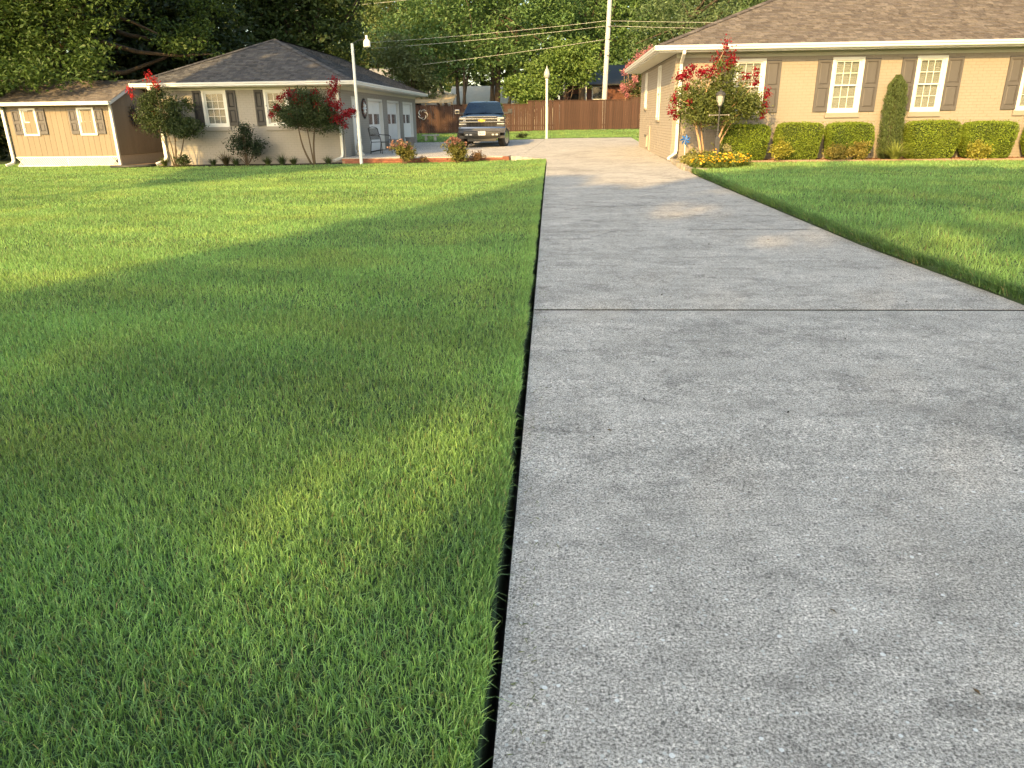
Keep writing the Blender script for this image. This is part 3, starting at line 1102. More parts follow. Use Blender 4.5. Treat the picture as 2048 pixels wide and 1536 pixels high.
for a, c in ((-12.17, -11.87), (-11.00, -10.69), (-10.04, -9.73), (-8.87, -8.56)):
    shutter(ga, a, c, 1.31, 2.45, GY0 - 0.004, M['shaded_dk'])
# entry door
b = MB().box(GX1 - 0.09, GX1 - 0.05, ED[0] + 0.06, ED[1] - 0.06, 0.28, DT - 0.06)
b.box(GX1 - 0.05, GX1 - 0.042, ED[0] + 0.18, ED[1] - 0.18, 0.45, 1.1).box(GX1 - 0.05, GX1 - 0.042, ED[0] + 0.18, ED[1] - 0.18, 1.25, 2.0)
dr = b.build('entry_door', M['door'], ga)
MB().box(GX1 - 0.12, GX1 + 0.02, ED[0], ED[0] + 0.06, 0.26, DT).box(GX1 - 0.12, GX1 + 0.02, ED[1] - 0.06, ED[1], 0.26, DT).box(GX1 - 0.12, GX1 + 0.02, ED[0] + 0.06, ED[1] - 0.06, DT - 0.06, DT).build('door_frame', M['white'], dr)
MB().lathe([(0.03, 0), (0.035, 0.05)], 8, (GX1 - 0.0, ED[1] - 0.14, 1.2)).build('handle', M['black_metal'], dr)
MB().lathe([(0.028, 0), (0.03, 0.05)], 8, (GX1 - 0.0, ED[1] - 0.14, 1.36)).build('lock', M['black_metal'], dr)
for a, c in GD:
    b = MB()
    b.box(GX1 - 0.2, GX1 - 0.16, a + 0.09, c - 0.09, 0.26, DT - 0.08)
    d = b.build('garage_door', M['door'], ga)
    hgt = (DT - 0.08 - 0.27) / 4
    for k in range(4):
        s = MB()
        z0 = 0.27 + k * hgt
        s.box(GX1 - 0.16, GX1 - 0.145, a + 0.10, c - 0.10, z0 + 0.006, z0 + hgt - 0.006)
        npn = 4
        wv = (c - a - 0.2) / npn
        for i in range(npn):
            if k == 2: continue
            s.box(GX1 - 0.145, GX1 - 0.138, a + 0.10 + i * wv + 0.08, a + 0.10 + (i + 1) * wv - 0.08, z0 + 0.09, z0 + hgt - 0.09)
        s.build('section', M['door'], d)
    z0 = 0.27 + 2 * hgt
    for cy in ((a + c) / 2 - 0.62, (a + c) / 2 + 0.62):
        for i in range(4):
            yy = cy - 0.45 + i * 0.235
            MB().box(GX1 - 0.145, GX1 - 0.135, yy, yy + 0.17, z0 + 0.06, z0 + hgt - 0.02).build('pane', M['pane_dk'], d)
    MB().box(GX1 - 0.17, GX1 - 0.02, a, a + 0.09, 0.26, DT).box(GX1 - 0.17, GX1 - 0.02, c - 0.09, c, 0.26, DT).box(GX1 - 0.17, GX1 - 0.02, a + 0.09, c - 0.09, DT - 0.085, DT).build('door_frame', M['white'], d)
gex0, gex1, gey0, gey1 = GX0 - 0.5, GX1 + 0.48, GY0 - 0.38, GY1 + 0.45
MB().box(gex0, gex1, gey0, GY0, 2.53, 2.55).box(GX1, gex1, GY0, gey1, 2.53, 2.55).box(gex0, GX0, GY0, gey1, 2.53, 2.55).build('soffit', M['soffit'], ga)
MB().box(GX0, GX1, GY0 - 0.03, GY0 - 0.012, 2.44, 2.53).box(GX1 + 0.012, GX1 + 0.03, GY0, GY1, 2.42, 2.53).build('frieze_board', M['soffit'], ga)
MB().box(gex0, gex1, gey0 - 0.02, gey0, 2.53, 2.67).box(gex1, gex1 + 0.02, gey0, gey1, 2.53, 2.67).build('fascia', M['white'], ga)
gutter(ga, gex0 - 0.1, gex1 + 0.12, gey0 - 0.022, 2.555)
gutter(ga, gey0 - 0.12, gey1, gex1 + 0.022, 2.553, 'y', -1)
hip_roof(ga, gex0 - 0.05, gex1 + 0.06, gey0 - 0.06, gey1 + 0.05, 2.685, 0.43, PAL_GREY, 41, 'FR')
downspout(ga, [(-7.2, 25.50, 2.57), (-7.2, 25.50, 2.50), (-7.17, 25.93, 2.34), (-7.17, 25.93, 0.36), (-7.20, 25.86, 0.24), (-7.42, 25.62, 0.15)])
downspout(ga, [(-13.38, 25.50, 2.57), (-13.38, 25.50, 2.50), (-13.40, 25.93, 2.34), (-13.40, 25.93, 0.30), (-13.42, 25.86, 0.20), (-13.62, 25.62, 0.10)], wx=0.11, wy=0.08)

# wall ornament beside the entry door
t = thing('wall_ornament', 'round rust red metal wall ornament between garage doors and entry door', 'ornament', (-7.06, 28.95, 1.85))
b = MB()
b.tube([(-7.04, 28.95 + 0.27 * math.cos(a), 1.85 + 0.27 * math.sin(a)) for a in np.linspace(0, 2 * math.pi, 25)], 0.035, 6, False)
b.build('ring', M['rust'], t)
b = MB()
for k in range(16):
    a = k * math.pi / 8
    c_, s_ = math.cos(a), math.sin(a)
    p0, p1 = (28.95 + 0.28 * c_, 1.85 + 0.28 * s_), (28.95 + 0.38 * c_, 1.85 + 0.38 * s_)
    b.tube([(-7.04, *p0), (-7.03, *p1)], [0.03, 0.008], 5)
b.build('rays', M['black_metal'], t)
b = MB()
for k in range(8):
    a = k * math.pi / 4
    b.tube([(-7.035, 28.95, 1.85), (-7.02, 28.95 + 0.13 * math.cos(a), 1.85 + 0.13 * math.sin(a)), (-7.035, 28.95 + 0.24 * math.cos(a), 1.85 + 0.24 * math.sin(a))], [0.02, 0.045, 0.01], 6)
b.build('rosette', M['silver'], t)

# chair
t = thing('patio_chair', 'dark metal patio armchair standing on the pad before the garage doors', 'chair', (-6.35, 28.35, 0.255), R(62), local=True)
b = MB()
for s in (-1, 1):
    b.tube([(s * 0.27, 0.30, 0), (s * 0.27, 0.235, 0.42), (s * 0.26, 0.36, 0.88)], 0.014, 6)
    b.tube([(s * 0.28, -0.27, 0), (s * 0.27, -0.24, 0.40), (s * 0.30, -0.22, 0.60), (s * 0.30, -0.14, 0.65), (s * 0.30, 0.18, 0.66), (s * 0.265, 0.31, 0.68)], 0.014, 6)
b.tube([(-0.27, -0.24, 0.41), (0.27, -0.24, 0.41)], 0.013, 6)
b.tube([(-0.27, 0.235, 0.41), (0.27, 0.235, 0.41)], 0.013, 6)
b.tube([(-0.26, 0.36, 0.88), (-0.18, 0.375, 0.925), (0, 0.385, 0.945), (0.18, 0.375, 0.925), (0.26, 0.36, 0.88)], 0.014, 6)
b.build('frame', M['chair'], t)
b = MB()
for k in range(9):
    yy = -0.22 + k * 0.055
    b.box(-0.255, 0.255, yy - 0.02, yy + 0.02, 0.412, 0.420)
b.build('seat', M['chair'], t)
b = MB()
for k in range(10):
    zz = 0.52 + k * 0.04
    yy = 0.26 + 0.10 * (zz - 0.42) / 0.46
    b.box(-0.255, 0.255, yy, yy + 0.006, zz - 0.015, zz + 0.015)
b.build('backrest', M['chair'], t)


def pot(x, y, label):
    t = thing('planter', label, 'planter', (x, y, 0.255), group='grey planters beside the garage doors')
    b = MB().lathe([(0.12, 0), (0.15, 0.02), (0.16, 0.08), (0.22, 0.22), (0.245, 0.34), (0.27, 0.35), (0.27, 0.40), (0.24, 0.40), (0.22, 0.33)], 18, (x, y, 0.255))
    b.build('bowl', M['grey_pot'], t, smooth=False)
    MB().lathe([(0.22, 0.345), (0.2, 0.355)], 18, (x, y, 0.255)).build('soil', M['edge_soil'], t)


pot(-6.72, 32.85, 'round grey planter between the first and second garage doors')
pot(-6.72, 36.35, 'round grey planter between the second and third garage doors')
t = thing('garden_ornament', 'pale weathered stone garden ornament beside the white entry door', 'ornament', (-6.85, 27.05, 0.255))
b = MB().lathe([(0.17, 0), (0.17, 0.05), (0.13, 0.08), (0.11, 0.12)], 14, (-6.85, 27.05, 0.255))
b.build('plinth', M['pale_stone'], t)
b = MB().lathe([(0.10, 0.12), (0.125, 0.2), (0.12, 0.32), (0.085, 0.41), (0.06, 0.44)], 14, (-6.85, 27.05, 0.255))
b.build('body', M['pale_stone'], t, smooth=True)
b = MB().lathe([(0.05, 0.44), (0.085, 0.49), (0.09, 0.53), (0.06, 0.59), (0.02, 0.615)], 14, (-6.82, 27.02, 0.255))
b.tube([(-6.87, 27.06, 0.80), (-6.91, 27.09, 0.95)], [0.03, 0.012], 6).tube([(-6.80, 27.06, 0.80), (-6.78, 27.10, 0.95)], [0.03, 0.012], 6)
b.build('head', M['pale_stone'], t, smooth=True)

# ------------------------------------------------------------------ shed
sh = thing('shed', 'tan board-sided garden shed with white trim under the overhanging tree', 'shed', (-17.3, 26.5, 0))
SX0, SX1, SY0, SY1 = -19.25, -15.42, 26.5, 30.2
SZ0, SZ1 = 0.36, 2.04
RY, RZ = 28.35, 2.93
b = MB()
b.box(SX0 + 0.02, SX1 - 0.03, SY0 + 0.03, SY1, SZ0, SZ1)
b.prism([(SY0 + 0.03, SZ1), (SY1, SZ1), (RY, RZ - 0.12)], SX0 + 0.02, SX1 - 0.03)
b.build('wall_core', M['dark'], sh)
SWN = [(-18.72, -18.14), (-16.65, -16.03)]
swz0, swz1 = 1.05, 1.97
nb = 19
bw = (SX1 - SX0) / nb


def board(x0, x1, z0, z1, y):
    return MB().box(x0 + 0.004, x1 - 0.004, y, y + 0.028, z0, z1)


for k in range(nb):
    x0, x1 = SX0 + k * bw, SX0 + (k + 1) * bw
    board(x0, x1, SZ0 - 0.02, SZ1, SY0 + random.uniform(-.002, .002)).build('siding_board', M['siding'], sh)
# gable side boards (face +x)
nb2 = 16
bw2 = (SY1 - SY0) / nb2
for k in range(nb2):
    y0, y1 = SY0 + 0.03 + k * bw2, SY0 + 0.03 + (k + 1) * bw2
    zt = lambda y: SZ1 + (RZ - 0.14 - SZ1) * max(0, 1 - abs(y - RY) / (RY - SY0))
    b = MB()
    b.prism([(y0 + 0.004, SZ0), (y1 - 0.004, SZ0), (y1 - 0.004, zt(y1)), (y0 + 0.004, zt(y0))], SX1 - 0.03, SX1 - 0.002 + random.uniform(-.002, .002))
    b.build('siding_board', M['siding'], sh)
MB().box(SX1 - 0.004, SX1 + 0.012, SY0 + 0.1, SY1, SZ1 - 0.03, SZ1).build('belt_trim', M['siding'], sh)
MB().box(SX1 - 0.06, SX1 + 0.022, SY0 - 0.022, SY0 - 0.002, 0.03, SZ1).box(SX1 + 0.002, SX1 + 0.022, SY0 - 0.002, SY0 + 0.07, 0.03, SZ1).build('corner_trim', M['white'], sh)
# skirting: white lattice in front, block on the gable side
b = MB()
b.box(SX0, SX1 - 0.06, SY0 - 0.012, SY0 + 0.004, 0.30, 0.345).box(SX0, SX1 - 0.06, SY0 - 0.012, SY0 + 0.004, 0.0, 0.045).box(-17.35, -17.31, SY0 - 0.013, SY0 + 0.004, 0.045, 0.30)
lt = b.build('skirt_frame', M['lattice'], sh)
b = MB()
x = SX0 - 0.3
while x < SX1:
    for sgn, yy in ((1, SY0 - 0.004), (-1, SY0 + 0.006)):
        xa, xb = (x, x + 0.26) if sgn > 0 else (x + 0.26, x)
        za, zb = 0.04, 0.30
        if min(xa, xb) < SX0 or max(xa, xb) > SX1 - 0.06: continue
        b.quad((xa - 0.016, yy, za), (xa + 0.016, yy, za), (xb + 0.016, yy, zb), (xb - 0.016, yy, zb))
    x += 0.068
b.build('lattice_strips', M['lattice'], lt, kind='stuff', fix=False)
MB().box(SX0 + 0.03, SX1 - 0.05, SY0 + 0.06, SY0 + 0.1, -0.1, 0.36).build('skirt_backing', M['dark'], sh)
MB().box(SX1 - 0.06, SX1 - 0.02, SY0 + 0.1, SY1, -0.1, 0.355).build('block_skirt', M['tan_brick'], sh)
for a, c in SWN:
    window(sh, a, c, swz0, swz1, SY0 - 0.006, 2, 2, fw_=0.06)
for a, c in ((-19.03, -18.735), (-18.125, -17.83), (-16.96, -16.665), (-16.015, -15.72)):
    shutter(sh, a, c, 1.10, 1.93, SY0 - 0.004, M['shutter'])
# roof
p = (RZ - 2.17) / (RY - (SY0 - 0.22))
b = MB()
for sgn in (1, -1):
    ye = RY - sgn * (RY - SY0 + 0.22)
    b.quad((SX0 - 0.2, ye, 2.17), (SX1 + 0.16, ye, 2.17), (SX1 + 0.16, RY, RZ), (SX0 - 0.2, RY, RZ))
    b.quad((SX0 - 0.2, ye, 2.13), (SX1 + 0.16, ye, 2.13), (SX1 + 0.16, RY, RZ - 0.04), (SX0 - 0.2, RY, RZ - 0.04))
rf = b.build('roof', M['roofdeck'], sh)
shingles(rf, (SX0 - 0.22, SY0 - 0.24, 2.168), (1, 0, 0), (0, 1, p), (RY - SY0 + 0.24) * math.sqrt(1 + p * p), lambda v: (0, SX1 - SX0 + 0.40), PAL_TAN, seed=60)
b = MB()
b.box(SX0 - 0.2, SX1 + 0.17, SY0 - 0.25, SY0 - 0.225, 2.05, 2.165)
b.build('fascia', M['white'], sh)
gutter(sh, SX0 - 0.2, SX1 + 0.17, SY0 - 0.252, 2.045)
b = MB()
for sgn in (1, -1):
    ye = RY - sgn * (RY - SY0 + 0.24)
    f = lambda p_, q_, w_: (w_, p_, q_)
    b.prism([(ye, 2.06), (RY, RZ - 0.115), (RY, RZ - 0.012), (ye, 2.165)], SX1 + 0.162, SX1 + 0.185)
b.build('rake_board', M['white'], sh)
downspout(sh, [(SX0 - 0.06, SY0 - 0.32, 2.06), (SX0 - 0.06, SY0 - 0.06, 1.95), (SX0 - 0.06, SY0 - 0.06, 0.22), (SX0 - 0.08, SY0 - 0.12, 0.13), (SX0 - 0.2, SY0 - 0.3, 0.07)], wx=0.1, wy=0.075)
# sun ornament on gable wall
t = thing('sun_ornament', 'dark metal sunburst ornament hung on the shed gable wall', 'ornament', (SX1 + 0.03, 27.9, 1.68))
b = MB()
b.lathe([(0.02, 0), (0.16, 0.0), (0.17, 0.02), (0.10, 0.05), (0.0, 0.06)], 16, (0, 0, 0))
Mt = Matrix.Translation((SX1 + 0.03, 27.9, 1.68)) @ Matrix.Rotation(R(90), 4, 'Y')
b.v = [tuple(Mt @ Vector(v)) for v in b.v]
b.build('disc', M['rust'], t)
b = MB()
for k in range(14):
    a = k * 2 * math.pi / 14
    pts = []
    for i, rr_ in enumerate((0.17, 0.26, 0.34, 0.43)):
        aa = a + (0.10 if i % 2 else -0.05)
        pts.append((SX1 + 0.04, 27.9 + rr_ * math.cos(aa), 1.68 + rr_ * math.sin(aa)))
    b.tube(pts, [0.028, 0.024, 0.016, 0.006], 5)
b.build('rays', M['black_metal'], t)
# drain pipe on the grass
b = MB().tube([(-15.0, 25.15, 0.05), (-14.4, 25.2, 0.05), (-13.9, 25.35, 0.06), (-13.62, 25.55, 0.08)], 0.05, 8)
tag(b.build('drain_pipe', M['pipe'], None, smooth=True), 'black corrugated drain pipe lying on the grass by the garage corner', 'pipe')

# ------------------------------------------------------------------ fence, bench and other things at the back
fc = thing('fence', 'reddish brown stained wooden board fence across the back of the yard', 'fence', (-1.5, 48.5, 0.6))
pm = MB().box(-0.068, 0.068, -0.011, 0.011, 0, 1.0).mesh('fence_board')
pm.materials.append(M['fence'])
x = -9.6
k = 0
while x < 6.6:
    zb = 0.58 + 0.012 * (x + 8)
    top = 2.26 if x < -1.45 else (2.44 if x < 4.85 else 2.56)
    o = link('fence_board', pm, fc)
    o.location = Vector((x, 48.5 + random.uniform(-.006, .006), zb + random.uniform(-.02, .03))) - BASE[fc.name]
    o.rotation_euler = (0, random.uniform(-.006, .006), random.uniform(-.03, .03))
    o.scale = (random.uniform(.96, 1.0), 1, top - zb - 0.02 + random.uniform(-.02, .015))
    x += 0.141
for a, c, top in ((-9.6, -1.47, 2.26), (-1.45, 4.85, 2.44), (4.87, 6.6, 2.56)):
    MB().box(a - 0.06, c, 48.45, 48.56, top - 0.02, top + 0.02).build('cap_rail', M['fence'], fc)
    MB().box(a - 0.06, c, 48.515, 48.56, 0.95, 1.04).build('rail', M['fence'], fc)
for xx in np.arange(-9.5, 6.8, 2.45):
    MB().box(xx - 0.05, xx + 0.05, 48.56, 48.66, 0.4, 2.28 if xx < -1.45 else 2.45).build('post', M['fence'], fc)
# swirl ornament of crescents
t = thing('swirl_ornament', 'white swirl wall ornament of curved crescents on the shaded fence', 'ornament', (-8.08, 48.46, 1.72))
for k in range(5):
    a0 = k * 2 * math.pi / 5 + 0.5
    pts, rad = [], []
    for i in range(9):
        u = i / 8
        an = a0 + u * 2.5
        rr_ = 0.30 - 0.16 * abs(u - 0.15)
        cx, cz = 0.11 * math.cos(a0 + 0.6), 0.11 * math.sin(a0 + 0.6)
        pts.append((-8.08 + cx + 0.19 * math.cos(an) * (1.05 - 0.25 * u), 48.45, 1.72 + cz + 0.19 * math.sin(an) * (1.05 - 0.25 * u)))
        rad.append(0.006 + 0.026 * math.sin(math.pi * min(1, u * 0.9 + 0.05)))
    MB().tube(pts, rad, 6).build('crescent', M['silver'], t)
t = thing('garden_bench', 'low pale stone bench standing on the shaded grass before the fence', 'bench', (-6.55, 41.4, 0.27))
MB().box(-7.0, -6.1, 41.25, 41.6, 0.60, 0.66).build('seat', M['pale_stone'], t, bevel=0.01)
for xx in (-6.85, -6.35):
    MB().box(xx, xx + 0.12, 41.30, 41.55, 0.25, 0.60).build('leg', M['pale_stone'], t)

# white post with pale acorn head by the pad
t = thing('lamp_post', 'white lamp post with pointed acorn head at the back of the driveway', 'lamp post', (-0.26, 40.45, 0.4))
MB().lathe([(0.085, 0.0), (0.085, 0.04), (0.062, 0.06), (0.060, 2.85), (0.075, 2.86), (0.075, 2.91), (0.05, 2.93)], 12, (-0.26, 40.45, 0.40)).build('pole', M['white'], t)
MB().lathe([(0.05, 2.92), (0.12, 2.97), (0.155, 3.08), (0.150, 3.18), (0.10, 3.32), (0.05, 3.42), (0.02, 3.50), (0.008, 3.54)], 14, (-0.26, 40.45, 0.40)).build('head', M['glass_frost'], t, smooth=True)
# tall white pole with yard light in front of the garage
t = thing('yard_light', 'tall thin white pole with yard light on an arm beside the garage', 'yard light', (-6.32, 25.05, 0.1))
MB().lathe([(0.055, -0.1), (0.055, 1.55), (0.062, 1.56), (0.062, 1.60), (0.047, 1.62), (0.045, 3.62), (0.02, 3.63)], 12, (-6.32, 25.05, 0.10)).build('pole', M['plastic_white'], t)
MB().tube([(-6.32, 25.05, 3.70), (-6.15, 25.04, 3.80), (-5.98, 25.03, 3.83), (-5.88, 25.03, 3.83)], 0.014, 6).build('arm', M['black_metal'], t)
MB().lathe([(0.10, 3.55), (0.115, 3.57), (0.105, 3.72), (0.07, 3.76), (0.035, 3.78), (0.04, 3.81), (0.04, 3.88), (0.02, 3.89)], 14, (-5.84, 25.03, 0.06)).build('lantern', M['plastic_white'], t)

# black lamp post in the flower bed
LX, LY = 4.23, 19.9
t = thing('lamp_post', 'slim black lamp post with glass lantern in the yellow flower bed', 'lamp post', (LX, LY, 0.26))
MB().lathe([(0.085, 0), (0.085, 0.64), (0.07, 0.66), (0.045, 0.69)], 4, (LX, LY, 0.26), sq=True).build('base', M['post_grey'], t)
MB().lathe([(0.026, 0.66), (0.026, 0.70), (0.036, 0.71), (0.036, 0.74), (0.022, 0.76), (0.022, 0.80), (0.034, 0.81), (0.034, 0.84), (0.020, 0.87), (0.018, 1.28), (0.028, 1.30), (0.018, 1.33), (0.018, 1.38)], 10, (LX, LY, 0.26)).build('pole', M['post_grey'], t)
MB().tube([(LX - 0.24, LY, 1.46), (LX + 0.24, LY, 1.46)], 0.010, 6).lathe([(0.02, -0.02), (0.02, 0.02)], 6, (LX - 0.24, LY, 1.46)).lathe([(0.02, -0.02), (0.02, 0.02)], 6, (LX + 0.24, LY, 1.46)).build('crossbar', M['grey_pot'], t)
ln = MB().lathe([(0.03, 1.38), (0.05, 1.40), (0.055, 1.43)], 8, (LX, LY, 0.26))
for k in range(4):
    a = k * math.pi / 2 + 0.5
    ln.tube([(LX + 0.056 * math.cos(a), LY + 0.056 * math.sin(a), 1.68), (LX + 0.112 * math.cos(a), LY + 0.112 * math.sin(a), 1.93)], 0.008, 4)
ln.lathe([(0.135, 1.67), (0.13, 1.69), (0.09, 1.74), (0.04, 1.765), (0.015, 1.79), (0.012, 1.82)], 12, (LX, LY, 0.26))
lo = ln.build('lantern', M['post_grey'], t)
MB().lathe([(0.048, 1.43), (0.085, 1.52), (0.105, 1.66)], 12, (LX, LY, 0.26)).build('lamp_glass', M['glass_frost'], lo)

# pinwheel
t = thing('pinwheel', 'shiny blue pinwheel on a white stick by the house corner', 'pinwheel', (3.62, 20.95, 0.26))
MB().tube([(3.62, 20.95, 0.24), (3.60, 20.95, 0.84)], 0.012, 6).build('stick', M['plastic_white'], t)
for k in range(7):
    a = k * 2 * math.pi / 7
    c_, s_ = math.cos(a), math.sin(a)
    c2, s2 = math.cos(a + .55), math.sin(a + .55)
    b = MB()
    P0 = (3.60, 20.93, 0.84)
    b.quad(P0, (3.60 + .10 * c_, 20.90, 0.84 + .10 * s_), (3.60 + .15 * c2, 20.93, 0.84 + .15 * s2), (3.60 + .06 * c2, 20.95, 0.84 + .06 * s2))
    b.build('vane', M['blue'], t)

# utility pole and wires
UX, UY = 3.47, 52.0
t = thing('utility_pole', 'leaning pale grey utility pole behind the wooden fence', 'utility pole', (UX, UY, 0.6))
MB().tube([(3.42, UY, 0.4), (3.47, UY, 2.5), (3.56, UY, 6.0), (3.75, UY, 12.5)], [0.18, 0.165, 0.15, 0.12], 14).build('pole', M['pole'], t)
for z in (5.15, 6.12, 6.85):
    xx = 3.42 + 0.033 * (z - 1)
    MB().lathe([(0.165, 0), (0.168, 0.05)], 14, (xx + 0.02, UY, z)).build('strap', M['strap'], t)


def wire(label, pts, r=0.011):
    P = []
    for i in range(len(pts) - 1):
        a, c = Vector(pts[i]), Vector(pts[i + 1])
        L_ = (c - a).length
        for k in range(10):
            u = k / 10
            q = a.lerp(c, u)
            q.z -= 4 * u * (1 - u) * 0.012 * L_
            P.append(q)
    P.append(Vector(pts[-1]))
    tag(MB().tube(P, r, 5).build('wire', M['wire'], None), label, 'wire', None)


wire('uppermost pale overhead wire running left from the utility pole', [(3.40, 51.85, 7.20), (-26, 50.0, 5.75)])
wire('second pale overhead wire from the top running left from the utility pole', [(3.38, 51.85, 6.90), (-26, 50.0, 5.35)])
wire('lowest overhead wire running left from the utility pole', [(3.34, 51.85, 6.12), (-26, 50.0, 3.6)])
wire('upper overhead wire running right from the utility pole over the roof', [(3.75, 52.0, 7.22), (34, 54.0, 7.6)])
wire('lower overhead wire running right from the utility pole over the roof', [(3.72, 52.0, 6.92), (34, 54.0, 7.1)])
wire('high overhead wire crossing the tree tops at the upper left', [(-4.0, 51.0, 8.95), (-36, 53.5, 7.9)])

# ------------------------------------------------------------------ pickup truck (local frame: front at y=0 facing -y)
tk = thing('pickup_truck', 'dark blue pickup truck with chrome grille parked facing the camera', 'pickup truck', (-2.93, 32.35, 0.262), R(1.5), local=True)


def loft(secs, n=None):
    b = MB()
    m = len(secs[0])
    for s in secs: b.v += s
    for i in range(len(secs) - 1):
        for k in range(m - 1):
            a = i * m + k
            b.f.append((a, a + 1, a + 1 + m, a + m))
        b.f.append((i * m + m - 1, i * m, (i + 1) * m, (i + 1) * m + m - 1))
    b.f.append(tuple(range(m))[::-1])
    b.f.append(tuple(range((len(secs) - 1) * m, len(secs) * m)))
    return b


def sec(y, hw, zb, zt, crown=0.03, rnd=0.09):
    h = [(hw - 0.04, zb), (hw, zb + 0.12), (hw, zt - rnd * 1.6), (hw - rnd * 0.35, zt - rnd * 0.5), (hw - rnd * 1.6, zt), (hw * 0.45, zt + crown)]
    return [(x, y, z) for x, z in h] + [(-x, y, z) for x, z in h[::-1]]


body = loft([sec(0.10, 0.90, 0.66, 1.26, 0.03), sec(0.20, 0.96, 0.60, 1.285, 0.04), sec(0.55, 1.0, 0.62, 1.31, 0.05), sec(1.40, 1.01, 0.62, 1.345, 0.055), sec(1.5, 1.01, 0.50, 1.335, 0.02), sec(3.95, 1.01, 0.50, 1.335, 0.02), sec(5.8, 1.0, 0.55, 1.35, 0.0)])
body.build('body', M['paint'], tk, smooth=False, bevel=0.012)
b = MB()
cab = [(-0.90, 1.34, 1.345), (0.90, 1.34, 1.345), (0.90, 4.0, 1.345), (-0.90, 4.0, 1.345), (-0.70, 2.14, 1.855), (0.70, 2.14, 1.855), (0.70, 3.75, 1.855), (-0.70, 3.75, 1.855), (-0.5, 2.3, 1.90), (0.5, 2.3, 1.90), (0.5, 3.6, 1.90), (-0.5, 3.6, 1.90)]
b.v += cab
b.f += [(0, 1, 5, 4), (1, 2, 6, 5), (2, 3, 7, 6), (3, 0, 4, 7), (4, 5, 9, 8), (5, 6, 10, 9), (6, 7, 11, 10), (7, 4, 8, 11), (8, 9, 10, 11), (0, 3, 2, 1)]
b.build('cab', M['paint'], tk, bevel=0.03)
nrm = Vector((0, -(1.855 - 1.345), 2.14 - 1.34)).normalized() * 0.022
b = MB()
q = []
for u, v in ((-0.965, 0.05), (0.965, 0.05), (0.955, 0.93), (-0.955, 0.93)):
    hw = 0.90 + (0.70 - 0.90) * v
    q.append(Vector((u * hw, 1.34 + 0.80 * v, 1.345 + 0.51 * v)) + nrm)
mid0 = (q[0] + q[1]) / 2 + nrm * 1.8
mid1 = (q[2] + q[3]) / 2 + nrm * 1.4
b.quad(q[0], mid0, mid1, q[3]).quad(mid0, q[1], q[2], mid1)
n = len(b.v)
b.build('windscreen', M['windscreen'], tk, smooth=True)
for s in (-1, 1):
    b = MB()
    b.quad((s * 0.895, 1.66, 1.40), (s * 0.895, 3.8, 1.40), (s * 0.735, 3.62, 1.80), (s * 0.735, 2.18, 1.80))
    b.build('side_window', M['windscreen'], tk)
    mb = MB()
    mb.cbox((s * 1.155, 1.50, 1.47), (0.21, 0.10, 0.19))
    mr = mb.build('mirror', M['chrome'] if s < 0 else M['trim_black'], tk, bevel=0.02)
    MB().cbox((s * 0.99, 1.56, 1.405), (0.26, 0.07, 0.075)).build('bracket', M['trim_black'], mr)
    MB().cbox((s * 1.155, 1.445, 1.465), (0.15, 0.02, 0.12)).build('face', M['trim_black'], mr, bevel=0.005)
MB().box(-0.62, 0.62, 0.015, 0.10, 0.86, 1.225).build('grille_void', M['dark'], tk)
b = MB()
for k in range(9):
    x = -0.56 + k * 0.14
    b.box(x - 0.006, x + 0.006, 0.0, 0.02, 0.88, 1.02)
for k in range(3):
    b.box(-0.6, 0.6, 0.001, 0.019, 0.905 + 0.04 * k, 0.912 + 0.04 * k)
b.build('grille_mesh', M['valance'], tk)
MB().box(-0.95, 0.95, -0.03, 0.05, 1.145, 1.20).build('chrome_bar', M['chrome'], tk, bevel=0.012)
MB().box(-0.93, 0.93, -0.04, 0.05, 1.03, 1.075).build('chrome_bar', M['chrome'], tk, bevel=0.012)
MB().box(-0.60, 0.60, -0.02, 0.04, 1.09, 1.13).build('center_bar', M['trim_black'], tk)
MB().box(-0.62, 0.62, 0.0, 0.09, 1.24, 1.268).build('hood_trim', M['chrome'], tk, bevel=0.008)
# gold emblem
bt = [(-0.16, 0.025), (-0.13, -0.035), (-0.055, -0.035), (-0.055, -0.065), (0.075, -0.065), (0.06, -0.035), (0.135, -0.035), (0.165, 0.025), (0.06, 0.025), (0.055, 0.06), (-0.075, 0.06), (-0.06, 0.025)]
MB().prism(bt, -0.05, -0.02, lambda p_, q_, w_: (p_, w_, 1.11 + q_)).build('emblem', M['gold'], tk)
for s in (-1, 1):
    b = MB()
    xa, xb = sorted((s * 0.63, s * 0.97))
    b.box(xa, xb, 0.0, 0.16, 1.085, 1.235)
    hl = b.build('headlight', M['trim_black'], tk, bevel=0.015)
    MB().box(xa + 0.04, xb - 0.03, -0.008, 0.02, 1.175, 1.225).build('lamp', M['lens'], hl)
    MB().lathe([(0.045, 0), (0.045, 0.01)], 10, (0, 0, 0))
    MB().box(min(s * 0.66, s * 0.78), max(s * 0.66, s * 0.78), -0.008, 0.02, 1.095, 1.150).build('lamp', M['lens'], hl)
    MB().box(xa + 0.02, xb - 0.02, -0.012, 0.06, 0.955, 0.99).build('running_light', M['lens'], tk)
    MB().box(min(s * 0.62, s * 0.95), max(s * 0.62, s * 0.95), 0.01, 0.10, 0.86, 1.03).build('lamp_surround', M['trim_black'], tk)
